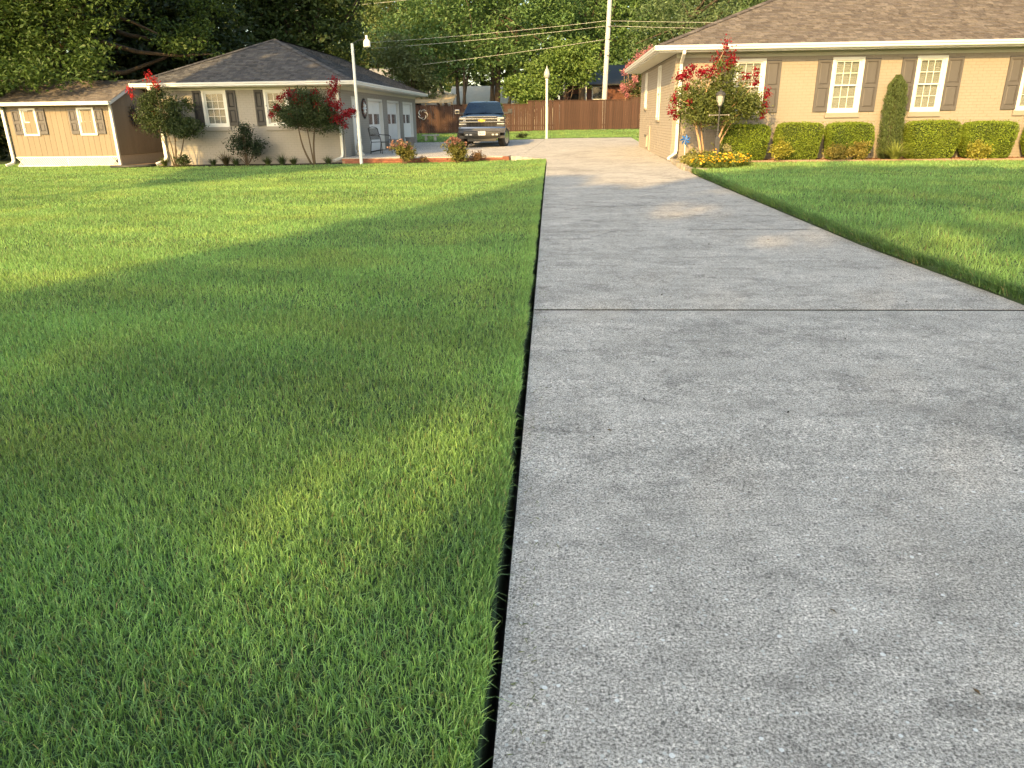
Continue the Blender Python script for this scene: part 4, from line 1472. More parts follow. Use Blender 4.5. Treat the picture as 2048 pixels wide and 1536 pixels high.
# bumper: curved chrome, grey valance, fog lamps
def arc(x): return 0.16 * (abs(x) / 0.98) ** 2.5
b = MB()
xsb = np.linspace(-0.98, 0.98, 21)
prof = [(0.0, 0.88), (-0.10, 0.86), (-0.135, 0.80), (-0.12, 0.70), (-0.09, 0.62), (0.02, 0.62)]
secs = [[(x, arc(x) + p_, z - (0.06 if False else 0)) for p_, z in prof] for x in xsb]
loft(secs).build('bumper', M['chrome'], tk, smooth=False, bevel=0.006)
b = MB()
prof2 = [(0.0, 0.665), (-0.125, 0.665), (-0.145, 0.60), (-0.12, 0.50), (-0.05, 0.42), (0.05, 0.40)]
xs2 = np.linspace(-0.76, 0.76, 17)
secs = [[(x, arc(x) + p_ - 0.006, z + (0.0 if i else 0)) for i, (p_, z) in enumerate(prof2)] for x in xs2]
loft(secs).build('valance', M['valance'], tk)
MB().box(-0.62, 0.62, 0.02, 0.3, 0.27, 0.42).build('skid_plate', M['valance'], tk, bevel=0.03)
MB().box(-0.95, 0.95, 0.02, 0.2, 0.40, 0.50).build('air_dam', M['trim_black'], tk)
for s in (-1, 1):
    b = MB().box(min(s * 0.36, s * 0.70), max(s * 0.36, s * 0.70), -0.13, 0.0, 0.50, 0.60)
    fl = b.build('fog_light_housing', M['trim_black'], tk, bevel=0.01)
    MB().box(min(s * 0.42, s * 0.52), max(s * 0.42, s * 0.52), -0.138, -0.12, 0.52, 0.58).build('fog_light', M['lens'], fl)
    MB().box(min(s * 0.58, s * 0.68), max(s * 0.58, s * 0.68), -0.138, -0.12, 0.52, 0.58).build('fog_light', M['lens'], fl)
    MB().box(min(s * 0.80, s * 0.90), max(s * 0.80, s * 0.90), 0.0, 0.06, 0.69, 0.83).build('bumper_step', M['trim_black'], tk)
    MB().box(min(s * 0.26, s * 0.33), max(s * 0.26, s * 0.33), -0.06, 0.0, 0.44, 0.50).build('tow_hook', M['trim_black'], tk)
pl = MB().box(-0.155, 0.155, -0.165, -0.155, 0.52, 0.69).build('number_plate', M['plate'], tk, bevel=0.004)
b = MB()
for k in range(6):
    xx = -0.105 + k * 0.038 + (0.02 if k > 2 else 0)
    b.box(xx - 0.011, xx + 0.011, -0.1665, -0.1651, 0.57, 0.635)
b.build('plate_marks', M['plate_ink'], pl)
for s, ang in ((-1, R(-17)), (1, R(-17))):
    for wy in (0.95, 4.65):
        Mx = Matrix.Translation((s * 0.87, wy, 0.415)) @ Matrix.Rotation(ang if wy < 2 else 0, 4, 'Z') @ Matrix.Rotation(R(90), 4, 'Y')
        b = MB().lathe([(0.27, -0.15), (0.36, -0.148), (0.395, -0.125), (0.412, -0.09), (0.415, 0.0), (0.412, 0.09), (0.395, 0.125), (0.36, 0.148), (0.27, 0.15)], 28)
        b.v = [tuple(Mx @ Vector(v)) for v in b.v]
        wh = b.build('wheel', M['tyre'], tk)
        b = MB()
        for g in (-0.06, 0.0, 0.06):
            for k in range(36):
                a = k * math.pi / 18 + (0.04 if g else 0)
                Tt = Mx @ Matrix.Rotation(a, 4, 'Z')
                b.cbox((0.416, 0, g), (0.014, 0.045, 0.045))
                b.v[-8:] = [tuple(Tt @ Vector(v)) for v in b.v[-8:]]
        b.build('tread', M['tyre'], wh)
        b = MB().lathe([(0.05, 0.12 * s), (0.24, 0.10 * s), (0.265, 0.145 * s), (0.27, 0.152 * s), (0.26, 0.155 * s)], 24)
        b.v = [tuple(Mx @ Vector(v)) for v in b.v]
        b.build('rim', M['chrome'], wh)
    # wheel arch lips
    b = MB()
    pts = [(s * 1.012, 0.95 + 0.52 * math.cos(a), 0.42 + 0.50 * math.sin(a)) for a in np.linspace(0.45, math.pi - 0.45, 12)]
    b.tube([(s * 0.985, p_[1], p_[2]) for p_ in pts], 0.025, 6).build('wheel_arch', M['trim_black'], tk)
MB().box(-0.7, 0.7, 0.9, 5.0, 0.38, 0.5).build('chassis', M['dark'], tk)

# ------------------------------------------------------------------ neighbours' houses beyond the fence
def gable_house(name, label, x0, x1, y0, y1, zb, ze, zr_, wall, roof, ridge='x', over=0.35, base=None):
    t = thing(name, label, 'house', ((x0 + x1) / 2, y0, zb))
    b = MB()
    b.box(x0, x1, y0, y1, zb, ze)
    if ridge == 'x':
        ym = (y0 + y1) / 2
        b.prism([(y0, ze), (y1, ze), (ym, zr_ - 0.08)], x0, x1)
    else:
        xm = (x0 + x1) / 2
        b.prism([(x0, ze), (x1, ze), (xm, zr_ - 0.08)], y0, y1, lambda p_, q_, w_: (p_, w_, q_))
    b.build('wall', wall, t)
    b = MB()
    if ridge == 'x':
        sl = (zr_ - ze) / ((y1 - y0) / 2)
        for sgn, ye in ((1, y0 - over), (-1, y1 + over)):
            zz = ze - sl * over
            b.prism([(ye, zz), (ym, zr_), (ym, zr_ + 0.1), (ye, zz + 0.1)], x0 - over, x1 + over)
    else:
        sl = (zr_ - ze) / ((x1 - x0) / 2)
        for sgn, xe in ((1, x0 - over), (-1, x1 + over)):
            zz = ze - sl * over
            b.prism([(xe, zz), (xm, zr_), (xm, zr_ + 0.1), (xe, zz + 0.1)], y0 - over, y1 + over, lambda p_, q_, w_: (p_, w_, q_))
    b.build('roof', roof, t)
    return t


tA = gable_house('neighbour_house', 'grey roofed neighbouring house behind the garage with white gable end', -20.5, -11.2, 56.0, 62.0, 0.5, 3.35, 4.95, M['far_white'], M['grey_roof'], 'x', 0.25)
MB().box(-11.2, -11.14, 57.6, 58.6, 2.2, 3.3).build('window', M['pane_dk'], tA)
tB = gable_house('neighbour_house', 'small white house with its gable end showing above the fence', -11.6, -7.3, 60.0, 66.0, 0.5, 2.95, 3.75, M['far_white'], M['pale_roof'], 'y', 0.2)
MB().box(-10.9, -10.1, 59.95, 59.99, 1.6, 2.6).build('window', M['pane_dk'], tB)
tC = gable_house('neighbour_house', 'pale roofed low neighbouring house seen just behind the truck', -7.4, 0.2, 58.0, 63.0, 0.5, 2.55, 3.7, M['far_white'], M['pale_roof'], 'x', 0.3)
MB().box(-4.4, -3.6, 57.95, 57.99, 1.4, 2.3).build('window', M['pane_dk'], tC)
tD = gable_house('neighbour_house', 'shaded red brick neighbouring house behind the utility pole', 0.7, 12.5, 63.0, 70.0, 0.5, 4.0, 5.4, M['far_brick'], M['shaded_dk'], 'x', 0.5)
fD = MB().box(3.2, 4.1, 62.95, 62.99, 2.75, 3.75).build('window', M['white'], tD)
MB().box(3.27, 4.03, 62.93, 62.948, 2.82, 3.68).build('pane', M['pane_dk'], fD)
MB().box(1.4, 2.3, 62.95, 62.99, 0.8, 3.2).build('door', M['dark'], tD)
for xx in (0.9, 2.6):
    MB().box(xx, xx + 0.12, 61.6, 61.72, 0.5, 3.9).build('porch_post', M['far_white'], tD)
MB().box(0.6, 2.9, 61.5, 62.95, 3.9, 4.05).build('porch_roof', M['grey_roof'], tD)
# lean-to roof beyond the fence at the left
t = thing('lean_to', 'open wooden lean-to with sloping tan board roof behind the fence', 'lean-to', (-7.8, 50.6, 0.6))
b = MB()
for k in range(12):
    x0 = -9.6 + k * 0.27
    o = MB().prism([(50.0, 2.42), (52.4, 2.95), (52.4, 2.99), (50.0, 2.46)], x0, x0 + 0.262).build('roof_board', M['tan_board'], t)
for xx in (-9.3, -8.2, -7.2, -6.5):
    MB().box(xx, xx + 0.1, 50.1, 50.2, 0.5, 2.42).build('post', M['tan_board'], t)

# ------------------------------------------------------------------ vegetation helpers
def leaf_mesh(name, P, L, W, col, rng, up=0.35, jit=0.22, yel=0.15, dirs=None, fold=True):
    """diamond leaves at P (N,3); colours are each leaf's own."""
    P = np.asarray(P, np.float32)
    n = len(P)
    nr = rng.normal(size=(n, 3))
    nr[:, 2] = np.abs(nr[:, 2]) + up
    nr /= np.linalg.norm(nr, axis=1, keepdims=True)
    t = rng.normal(size=(n, 3)) if dirs is None else dirs + rng.normal(size=(n, 3)) * 0.25
    t -= nr * (t * nr).sum(1, keepdims=True)
    t /= np.linalg.norm(t, axis=1, keepdims=True) + 1e-9
    s = np.cross(nr, t)
    sz = rng.uniform(0.65, 1.25, (n, 1))
    l, w_ = L * sz, W * sz
    V = np.stack([P - t * l, P + s * w_ - t * l * 0.1 + nr * w_ * 0.35, P + t * l, P - s * w_ - t * l * 0.1 + nr * w_ * 0.35], 1).reshape(-1, 3)
    F = np.arange(4 * n).reshape(-1, 4)
    col = np.asarray(col, np.float32)
    if col.ndim == 1: col = np.tile(col, (n, 1))
    k = rng.uniform(1 - jit, 1 + jit, (n, 1))
    c = col * k
    y = rng.uniform(0, yel, (n, 1))
    c = c * (1 + y * np.array([[1.6, 0.7, 0.0]]))
    return npmesh(name, V, F, np.repeat(c, 4, 0))


def crown_points(lobes, nclump, nleaf, sig, rng, shell=0.6, flat=0.6, clip=None):
    """lobes: (x,y,z,rx,ry,rz). Clumps of leaves spread through lobes, denser near the outside."""
    lob = np.array(lobes, float)
    wgt = (lob[:, 3] * lob[:, 4] + lob[:, 3] * lob[:, 5] + lob[:, 4] * lob[:, 5])
    idx = rng.choice(len(lob), nclump, p=wgt / wgt.sum())
    d = rng.normal(size=(nclump, 3))
    d /= np.linalg.norm(d, axis=1, keepdims=True)
    r = (shell + (1 - shell) * rng.uniform(0, 1, (nclump, 1))) * rng.uniform(0.85, 1.12, (nclump, 1))
    inner = rng.uniform(size=(nclump, 1)) < 0.2
    r = np.where(inner, rng.uniform(0.1, shell, (nclump, 1)), r)
    c = lob[idx, :3] + d * r * lob[idx, 3:]
    k = max(1, nleaf // nclump)
    sc_ = rng.uniform(0.55, 1.3, (nclump, 1, 1))
    q = c[:, None, :] + rng.normal(size=(nclump, k, 3)) * sig * sc_ * np.array([1, 1, flat])
    hue = rng.uniform(0.78, 1.22, (nclump, 1, 1)) * np.ones((nclump, k, 1))
    P = q.reshape(-1, 3)
    H = hue.reshape(-1, 1)
    if clip is not None:
        m = clip(P)
        P, H = P[m], H[m]
    return P, H, c


def limb_mesh(base, top, tips, r0, rng, n=9, multi=None):
    b = MB()
    base, top = Vector(base), Vector(top)
    def bent(a, c, k=5, amp=0.06):
        pts = []
        L_ = (c - a).length
        o = Vector(rng.normal(size=3)) * L_ * amp
        for i in range(k + 1):
            u = i / k
            pts.append(a.lerp(c, u) + o * math.sin(math.pi * u))
        return pts
    stems = multi or [(base, top, r0)]
    for a, c, r in stems:
        b.tube(bent(Vector(a), Vector(c), 6, 0.04), list(np.linspace(r * 1.15, r * 0.5, 7)), n)
    for tp in tips:
        a, c, r = stems[int(rng.integers(len(stems)))]
        u = rng.uniform(0.45, 1.0) if multi is None else rng.uniform(0.82, 1.0)
        p0 = Vector(a).lerp(Vector(c), u)
        b.tube(bent(p0, Vector(tp), 4, 0.08), list(np.linspace(r * 0.42, r * 0.06 + 0.004, 5)), 5)
    return b


def tree(label, base, r0, top, lobes, nclump, nleaf, sig, L, W, col, seed, group=None, name='tree', ntip=14, cat='tree', multi=None, bark='bark', up=0.35, flat=0.6, shell=0.6, clip=None, trunk=True, yel=0.15, mat='leaf'):
    rng = np.random.default_rng(seed)
    t = thing(name, label, cat, base, group=group)
    P, H, c = crown_points(lobes, nclump, nleaf, sig, rng, shell, flat, clip)
    B = np.array(BASE[t.name])
    me = leaf_mesh('crown', P - B, L, W, np.array(col)[None, :] * H, rng, up=up, yel=yel)
    link('crown', me, t, M[mat])
    if trunk:
        tips = [c[i] for i in rng.choice(len(c), min(ntip, len(c)), replace=False)]
        limb_mesh(base, top, tips, r0, rng, multi=multi).build('trunk', M[bark], t, smooth=True, fix=False)
    return t


GD1 = (0.098, 0.180, 0.062)      # mid green broadleaf
GD2 = (0.045, 0.075, 0.022)      # dark green; the left trees' shade is put into this colour
GD3 = (0.120, 0.200, 0.050)      # yellow green
GD4 = (0.10, 0.155, 0.072)      # olive / grey green

# trees beyond the fence
g = 'trees beyond the back fence'
tree('multi-stemmed green tree behind the fence left of the truck', (-6.6, 54, 0.6), 0.16, (-6.6, 54, 5), [(-7.2, 54, 6.3, 3.2, 2.4, 2.2), (-10.0, 54.5, 6.2, 2.3, 2, 2.2), (-4.6, 54, 5.4, 2.0, 1.8, 1.5), (-8.4, 54, 4.3, 1.9, 1.4, 1.0), (-7.5, 54.5, 9.2, 3.2, 2.4, 2.4)], 520, 15000, 0.36, 0.12, 0.065, GD1, 101, g,
     multi=[((-6.5, 54, .5), (-7.9, 54, 5.5), .13), ((-6.4, 54, .5), (-6.6, 54.2, 6), .15), ((-6.25, 54, .5), (-5.4, 54, 5.5), .12), ((-6.1, 54, .5), (-6.0, 53.8, 5), .13), ((-6.7, 54, .5), (-9.2, 54, 5.5), .10)])
tree('tall tree with two dark trunks rising behind the truck cab', (-4.4, 56, 0.6), 0.22, (-4.2, 56, 8), [(-3.6, 56, 7.8, 3.4, 2.6, 2.6), (-1.2, 55.5, 5.6, 2.4, 1.9, 1.5), (-4.0, 56, 11.3, 4.0, 3, 2.8), (-0.2, 56, 8.6, 2.4, 2, 2.2)], 520, 15000, 0.38, 0.125, 0.07, GD1, 102, g,
     multi=[((-4.62, 56, .5), (-4.7, 56, 7.5), .17), ((-4.15, 56, .5), (-3.9, 56, 8.5), .23), ((-3.75, 56, .5), (-2.4, 56, 7), .12)])
tree('low yellow green tree leaning over the fence left of the utility pole', (0.9, 53, 0.6), 0.12, (0.8, 53, 3), [(0.2, 53, 4.3, 1.9, 1.5, 1.25), (2.1, 53.4, 4.4, 1.5, 1.2, 0.95), (-0.9, 53, 3.1, 1.3, 1.0, 0.8), (1.4, 53.5, 5.6, 1.7, 1.4, 0.9)], 300, 9000, 0.27, 0.115, 0.065, GD3, 103, g)
tree('small bright green tree over the fence beside the white lamp post', (-1.3, 51.5, 0.6), 0.08, (-1.2, 51.5, 2), [(-1.5, 51.5, 2.7, 1.1, 0.9, 0.6), (-0.4, 51.6, 3.2, 1.0, 0.8, 0.7), (-2.3, 51.8, 3.4, 1.0, 0.8, 0.7)], 170, 5000, 0.22, 0.105, 0.06, GD3, 104, g)
tree('broad deep green tree spreading behind the utility pole', (2.5, 61, 0.6), 0.3, (2.5, 61, 8), [(0.4, 59.5, 7.4, 3.4, 2.8, 2.2), (4.6, 60, 7.2, 3.4, 2.6, 2.0), (2.5, 60.5, 10.6, 5.2, 3.6, 3.2), (6.8, 60, 9.4, 3, 2.6, 2.4)], 560, 15000, 0.42, 0.135, 0.075, (0.10, 0.18, 0.058), 105, g)
tree('olive green fine-leaved tree above the pink crape myrtle', (9.5, 57, 0.6), 0.28, (9.5, 57, 8), [(8.2, 56, 7.0, 3.4, 2.6, 2.2), (12.6, 56.5, 8.0, 3.6, 2.8, 2.6), (9.5, 57, 11, 4.6, 3.4, 3), (6.4, 55.5, 5.2, 1.6, 1.4, 1.1), (17, 56, 9, 3.6, 3, 3)], 620, 17000, 0.38, 0.11, 0.05, GD4, 106, g)
tree('light green tree standing behind the grey neighbour roof', (-15.5, 66, 0.6), 0.28, (-15.5, 66, 8), [(-14.6, 65, 7.4, 3.6, 2.8, 2.6), (-10.4, 65, 7.8, 3.2, 2.6, 2.6), (-13, 65, 11, 4.6, 3.2, 3), (-17.2, 65, 6.4, 2.4, 2, 2.2), (-8.6, 64, 5.4, 2.0, 1.8, 1.6)], 600, 16000, 0.42, 0.13, 0.07, (0.105, 0.15, 0.05), 107, g)
tree('blue green slender tree behind the garage ridge', (-15.2, 46, 0.5), 0.2, (-15.2, 46, 8), [(-15.0, 46, 6.4, 1.6, 1.6, 3.6), (-15.4, 46.4, 9.5, 1.5, 1.5, 3)], 240, 8000, 0.34, 0.11, 0.035, (0.045, 0.08, 0.045), 108, g)
tree('pale green small tree at the end of the garage roof', (-9.2, 51.5, 0.6), 0.1, (-9.2, 51.5, 3), [(-9.0, 51.5, 4.3, 1.3, 1.1, 1.1), (-10.2, 51.5, 5.3, 1.4, 1.2, 1.3), (-8.4, 51.5, 3.4, 1.0, 0.8, 0.7)], 190, 5500, 0.24, 0.11, 0.06, (0.125, 0.16, 0.07), 109, g)
g = 'far trees filling the background'
for i, (x, y, h, c) in enumerate([(-34, 76, 17, GD2), (-24, 80, 18, GD1), (-14, 82, 17, GD1), (-4, 80, 18, GD2), (6, 82, 17, GD1), (15, 78, 17, GD4), (24, 76, 18, GD1), (33, 70, 17, GD2)]):
    lab = ['dark far tree at the left end of the distant row, behind the shed', 'far green tree second from left in the distant row', 'far green tree behind the grey neighbour roof', 'far dark green tree behind the pale roofed neighbouring house',
           'far green tree behind the red brick neighbouring house', 'far olive green tree right of the utility pole in the distant row', 'far green tree behind the ridge of the cream house', 'dark far tree at the right end of the distant row'][i]
    tree(lab, (x, y, 0.6), 0.4, (x, y, 9), [(x, y - 2, 7.0, 5.8, 3.5, 4.6), (x - 3, y - 1, 11, 4.5, 3.5, 4), (x + 3, y, 12, 4.8, 3.5, 4.2)], 420, 13000, 0.6, 0.28, 0.17, c, 120 + i, g, ntip=6)

# unseen trees added off to the right to close off sky light there
for i, (x, y, lab) in enumerate(((24, 6, 'added unseen tree blocking sky light beside the right lawn nearest the camera'), (27, 19, 'added unseen tree blocking sky light opposite the house end'), (21, -8, 'added unseen tree blocking sky light behind the right lawn and the camera'))):
    tree(lab, (x, y, 0.2), 0.35, (x, y, 9), [(x, y, 6.5, 5, 5, 4), (x, y - 2, 11, 4.5, 4.5, 4), (x, y + 2, 14, 4.5, 4.5, 4)], 300, 9000, 0.6, 0.28, 0.17, GD1, 180 + i, None, ntip=6)

# dark trees at the left, behind shed and garage
g = 'dark trees behind shed and garage'
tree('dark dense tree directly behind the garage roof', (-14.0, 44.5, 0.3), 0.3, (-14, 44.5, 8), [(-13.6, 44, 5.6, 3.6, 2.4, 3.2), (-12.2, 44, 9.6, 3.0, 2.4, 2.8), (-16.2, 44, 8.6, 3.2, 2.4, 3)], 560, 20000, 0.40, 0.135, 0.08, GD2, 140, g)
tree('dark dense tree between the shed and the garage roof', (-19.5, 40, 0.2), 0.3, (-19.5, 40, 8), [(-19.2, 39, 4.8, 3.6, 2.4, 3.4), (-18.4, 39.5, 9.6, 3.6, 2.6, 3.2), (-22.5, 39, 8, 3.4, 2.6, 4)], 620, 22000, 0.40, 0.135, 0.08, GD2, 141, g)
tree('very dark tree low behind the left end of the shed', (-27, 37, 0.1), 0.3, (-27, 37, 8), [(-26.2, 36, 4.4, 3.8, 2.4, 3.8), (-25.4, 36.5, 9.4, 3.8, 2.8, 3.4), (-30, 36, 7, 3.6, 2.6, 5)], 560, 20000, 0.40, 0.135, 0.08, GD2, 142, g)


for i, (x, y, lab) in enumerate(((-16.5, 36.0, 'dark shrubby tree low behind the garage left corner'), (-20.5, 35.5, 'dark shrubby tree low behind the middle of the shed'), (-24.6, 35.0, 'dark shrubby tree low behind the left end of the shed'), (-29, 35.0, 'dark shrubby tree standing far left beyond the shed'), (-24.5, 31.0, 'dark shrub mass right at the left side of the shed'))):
    tree(lab, (x, y, 0.0), 0.12, (x, y, 2), [(x, y, 1.6, 2.6, 1.2, 1.6), (x + .8, y + .4, 3.8, 2.4, 1.2, 1.4), (x - .6, y + .6, 5.8, 2.4, 1.2, 1.4)], 300, 10000, 0.40, 0.17, 0.10, (0.030, 0.05, 0.018), 170 + i, g, ntip=8)  # leaf colour has the deep shade behind the shed put into it


# overhanging oak above the shed
def clip_oak(P):
    x, y, z = P[:, 0], P[:, 1], P[:, 2]
    roof = 2.17 + 0.37 * np.clip(np.minimum(y - 26.2, 30.6 - y), 0, 3)
    infoot = (x > -19.8) & (x < -15.0) & (y > 25.9) & (y < 31)
    ok = ~(infoot & (z < roof + 0.12))
    # nothing hangs low in front of the sunlit shed front
    return ok & ~((y < 26.4) & (z < 2.25)) & ~((y < 25.9) & (z < 2.25 + (25.9 - y) * 0.62)) & (z > 0.2)


tree('large oak with dark leafy branches overhanging the tan shed roof', (-20.9, 31.5, 0.0), 0.38, (-20.2, 31, 7),
     [(-18.6, 28.6, 5.2, 3.0, 2.2, 2.0), (-20.8, 28.4, 4.9, 2.6, 2.4, 2.4), (-16.6, 28.8, 6.4, 2.2, 2.0, 1.8), (-18.6, 27.3, 3.35, 1.3, 1.0, 0.75), (-20.0, 26.6, 3.2, 1.3, 1.1, 0.8), (-16.7, 27.6, 3.55, 1.0, 0.8, 0.6), (-19.2, 29, 8.6, 3.6, 3.0, 2.8), (-15.8, 30.5, 8.0, 2.6, 2.2, 2.2), (-22.6, 29, 7, 3, 3, 4), (-13.6, 32.0, 6.6, 2.0, 1.6, 1.5), (-14.6, 31.4, 4.6, 1.5, 1.2, 0.9), (-19.4, 26.3, 2.9, 1.0, 0.7, 0.55), (-18.1, 26.7, 3.0, 0.9, 0.6, 0.42), (-20.6, 26.2, 2.6, 0.9, 0.7, 0.6), (-16.4, 27.3, 3.25, 0.8, 0.6, 0.45), (-19.0, 25.9, 2.75, 1.2, 0.45, 0.42), (-20.3, 25.8, 2.7, 1.1, 0.5, 0.5), (-17.4, 26.2, 2.95, 0.9, 0.45, 0.36)],
     1320, 52000, 0.28, 0.085, 0.045, (0.058, 0.105, 0.026), 150, None, 'oak_tree', ntip=40, clip=clip_oak, up=0.5, shell=0.5)

# ------------------------------------------------------------------ shade trees behind and beside the camera (their shadows lie across the lawn)
TANEL = math.tan(SUN_EL)


def shade_tree(label, u0, u1, prof, vt, n, L, holes, seed, base_u, r0, spire=None, dv=2.6, col=GD1, dens=None, hb=None, trunk_top=None, grow=1.0):
    """crown spread in the plane across the sun's path; prof(u)->(hmin,hmax)."""
    rng = np.random.default_rng(seed)
    sa, ca = math.sin(SUN_AZ), math.cos(SUN_AZ)
    xy = lambda u, v: (u * ca + v * sa, -u * sa + v * ca)
    bx, by = xy(base_u, vt)
    t = thing('shade_tree', label, 'tree', (bx, by, 0))
    nc = n // 22
    u = rng.uniform(u0, u1, nc)
    lo, hi = prof(u)
    h = lo + (hi - lo) * rng.uniform(0, 1, nc)
    uu = np.repeat(u, 22) + rng.normal(size=nc * 22) * 0.34
    hh = np.repeat(h, 22) + rng.normal(size=nc * 22) * 0.30
    lo, hi = prof(uu)
    keep = (uu > u0 - 0.15 * rng.uniform(0, 1, len(uu))) & (uu < u1) & (hh < hi + 0.25 * rng.uniform(0, 1, len(uu)) ** 2) & (hh > lo - 0.3)
    for (cu, ch, ru, rh, sharp) in holes:
        d = ((uu - cu) / (ru * grow)) ** 2 + ((hh - ch) / (rh * grow)) ** 2
        keep &= (d > 1) | (rng.uniform(size=len(uu)) > sharp)
    uu, hh = uu[keep], hh[keep]
    vv = vt + rng.uniform(-dv, dv, len(uu))
    z = hh + (-(vv - vt)) * TANEL
    z = hh - (vv - vt) * TANEL
    X, Y = uu * ca + vv * sa, -uu * sa + vv * ca
    P = np.stack([X, Y, z], 1)
    me = leaf_mesh('crown', P - np.array([[bx, by, 0]]), L, L * 0.6, np.array(col)[None, :], rng, up=0.2)
    link('crown', me, t, M['leaf'])
    tips = [P[i] for i in rng.choice(len(P), 12)]
    tt = trunk_top or (0.8 * float(prof(np.array([base_u]))[1][0]))
    b = limb_mesh((bx, by, -0.2), (bx, by, tt), tips, r0, rng)
    if spire:
        su, sh_, sr = spire
        x_, y_ = xy(su, vt)
        b.tube([(x_, y_, sh_ - 6), (x_, y_, sh_)], [sr, sr * 0.7], 8)
    b.build('trunk', M['bark'], t, smooth=True, fix=False)


V1 = -27.0
old = lambda h_: (np.asarray(h_) / TANEL - 12.0 - V1) * TANEL
hgt = lambda v: (v - V1) * TANEL


def prof1(u):
    hi = np.interp(u, [-6.9, -6.3, -5.6, -4.8, -4.3, -3.7, -2.5, -1, 2.5], [13.4, 13.7, 13.0, 12.5, 12.5, 13.6, 15.3, 15.6, 15.7]) + 0.18 * np.sin(u * 5.0)
    return np.full_like(u, float(old(4.0))), old(hi)


def prof2(u):
    hi = np.interp(u, [1.5, 4, 6.5, 9, 12], [15.8, 15.3, 14.8, 14.6, 14.0]) + 0.2 * np.sin(u * 4.0)
    return np.full_like(u, float(old(4.0))), old(hi)


H1 = [(-1.72, hgt(2.25), 0.36, 0.36, 1.0), (-1.55, hgt(1.75), 0.24, 0.24, 0.9), (-2.35, hgt(2.6), 0.3, 0.25, 0.8), (-2.2, hgt(4.1), 0.34, 0.25, 0.6),
      (-0.95, hgt(9.25), 0.42, 0.40, 0.9), (-2.6, hgt(11.0), 0.5, 0.34, 0.85), (-1.4, hgt(12.9), 0.3, 0.3, 0.6), (-2.2, hgt(14.0), 0.55, 0.28, 0.7), (-4.4, hgt(2.4), 0.5, 0.2, 0.5), (-3.3, hgt(3.2), 0.5, 0.2, 0.45),
      (0.45, hgt(9.55), 0.36, 0.5, 0.92), (0.95, hgt(8.35), 0.40, 0.40, 0.9), (1.3, hgt(11.8), 0.42, 0.4, 0.9), (0.1, hgt(14.2), 0.4, 0.3, 0.7), (1.9, hgt(9.2), 0.4, 0.4, 0.85), (1.9, hgt(14.5), 0.5, 0.3, 0.8)]
H2 = [(2.4, hgt(12.6), 0.55, 0.4, 0.9), (2.8, hgt(10.2), 0.4, 0.5, 0.9), (3.4, hgt(14.6), 0.6, 0.35, 0.85), (4.2, hgt(11.6), 0.5, 0.4, 0.85), (5.4, hgt(13.5), 0.6, 0.4, 0.85)]
shade_tree('tall leafy tree behind the camera shading the near lawn and driveway', -6.85, 2.6, prof1, V1, 23000, 0.215, H1, 165, -2.6, 0.35, spire=(-1.42, float(old(17.5)), 0.24), grow=1.3)
shade_tree('tall leafy tree behind the camera shading the right lawn', 2.2, 12.0, prof2, V1, 19000, 0.215, H1 + H2, 162, 6.0, 0.35, grow=1.45)


def prof3(u):
    lo = np.interp(u, [-21.8, -20, -18, -16.4, -15.7], [8.6, 7.4, 6.2, 5.3, 5.0])
    hi = np.interp(u, [-21.8, -20.5, -18, -16.2, -15.7], [13.4, 14.8, 15.8, 15.4, 13.6])
    return lo, hi


rr_ = np.random.default_rng(5)
H3 = [(rr_.uniform(-21.5, -15.8), rr_.uniform(8, 15.6), rr_.uniform(.10, .22), rr_.uniform(.08, .16), 0.9) for _ in range(26)] + [(rr_.uniform(-20.5, -16.2), rr_.uniform(12.2, 15.6), rr_.uniform(.10, .34), rr_.uniform(.08, .2), 1.0) for _ in range(40)] + [(-17.0, 14.9, 0.9, 0.3, 0.8), (-16.2, 15.2, 0.8, 0.35, 0.8), (-18.9, 13.9, 0.4, 0.2, 0.9)]
shade_tree('leafy tree left of the camera casting dapple shade on the garage front', -21.6, -15.75, prof3, 2.0, 18000, 0.175, H3, 163, -15.98, 0.16, trunk_top=9.0)


def prof4(u):
    return np.full_like(u, 9.0), np.interp(u, [-40, -36, -27, -24.4], [19, 20.5, 20.5, 17.5])


shade_tree('tall tree left of the shed shading the dark trees behind it', -40, -24.6, prof4, 14.0, 15000, 0.28, [(rr_.uniform(-38, -25), rr_.uniform(10, 20), .5, .4, .9) for _ in range(60)], 164, -33, 0.4)

# ------------------------------------------------------------------ shrubs and flowers
def blossom(parent, c, r, n, col, rng, rz=None, L=0.03):
    P = rng.normal(size=(n, 3)) * np.array([r * 0.5, r * 0.5, (rz or r) * 0.5]) + np.array(c) - np.array(BASE[parent.name])
    me = leaf_mesh('blossom', P, L, L * 0.8, col, rng, up=0.1, jit=0.3, yel=0.05)
    return link('blossom', me, parent, M['petal'])


def crape(label, base, stems, lobes, nclump, nleaf, sig, col, blooms, bcol, seed, L=0.034, bark='crape_bark', bn=130, bL=0.030):
    rng = np.random.default_rng(seed)
    t = thing('crape_myrtle', label, 'crape myrtle', base)
    P, H, c = crown_points(lobes, nclump, nleaf, sig, rng, 0.45, 0.8)
    me = leaf_mesh('foliage', P - np.array(BASE[t.name]), L, L * 0.55, np.array(col)[None, :] * H, rng, up=0.3)
    link('foliage', me, t, M['leaf'])
    tips = [c[i] for i in rng.choice(len(c), 12, replace=False)] + [b_[:3] for b_ in blooms if b_[2] > base[2] + 1.75]
    limb_mesh(base, base, tips, 0.03, rng, 7, multi=stems).build('trunk', M[bark], t, smooth=True, fix=False)
    for b_ in blooms:
        blossom(t, b_[:3], b_[3], int(bn * (b_[3] / 0.15) ** 1.6), bcol, rng, b_[4] if len(b_) > 4 else None, bL)
    return t


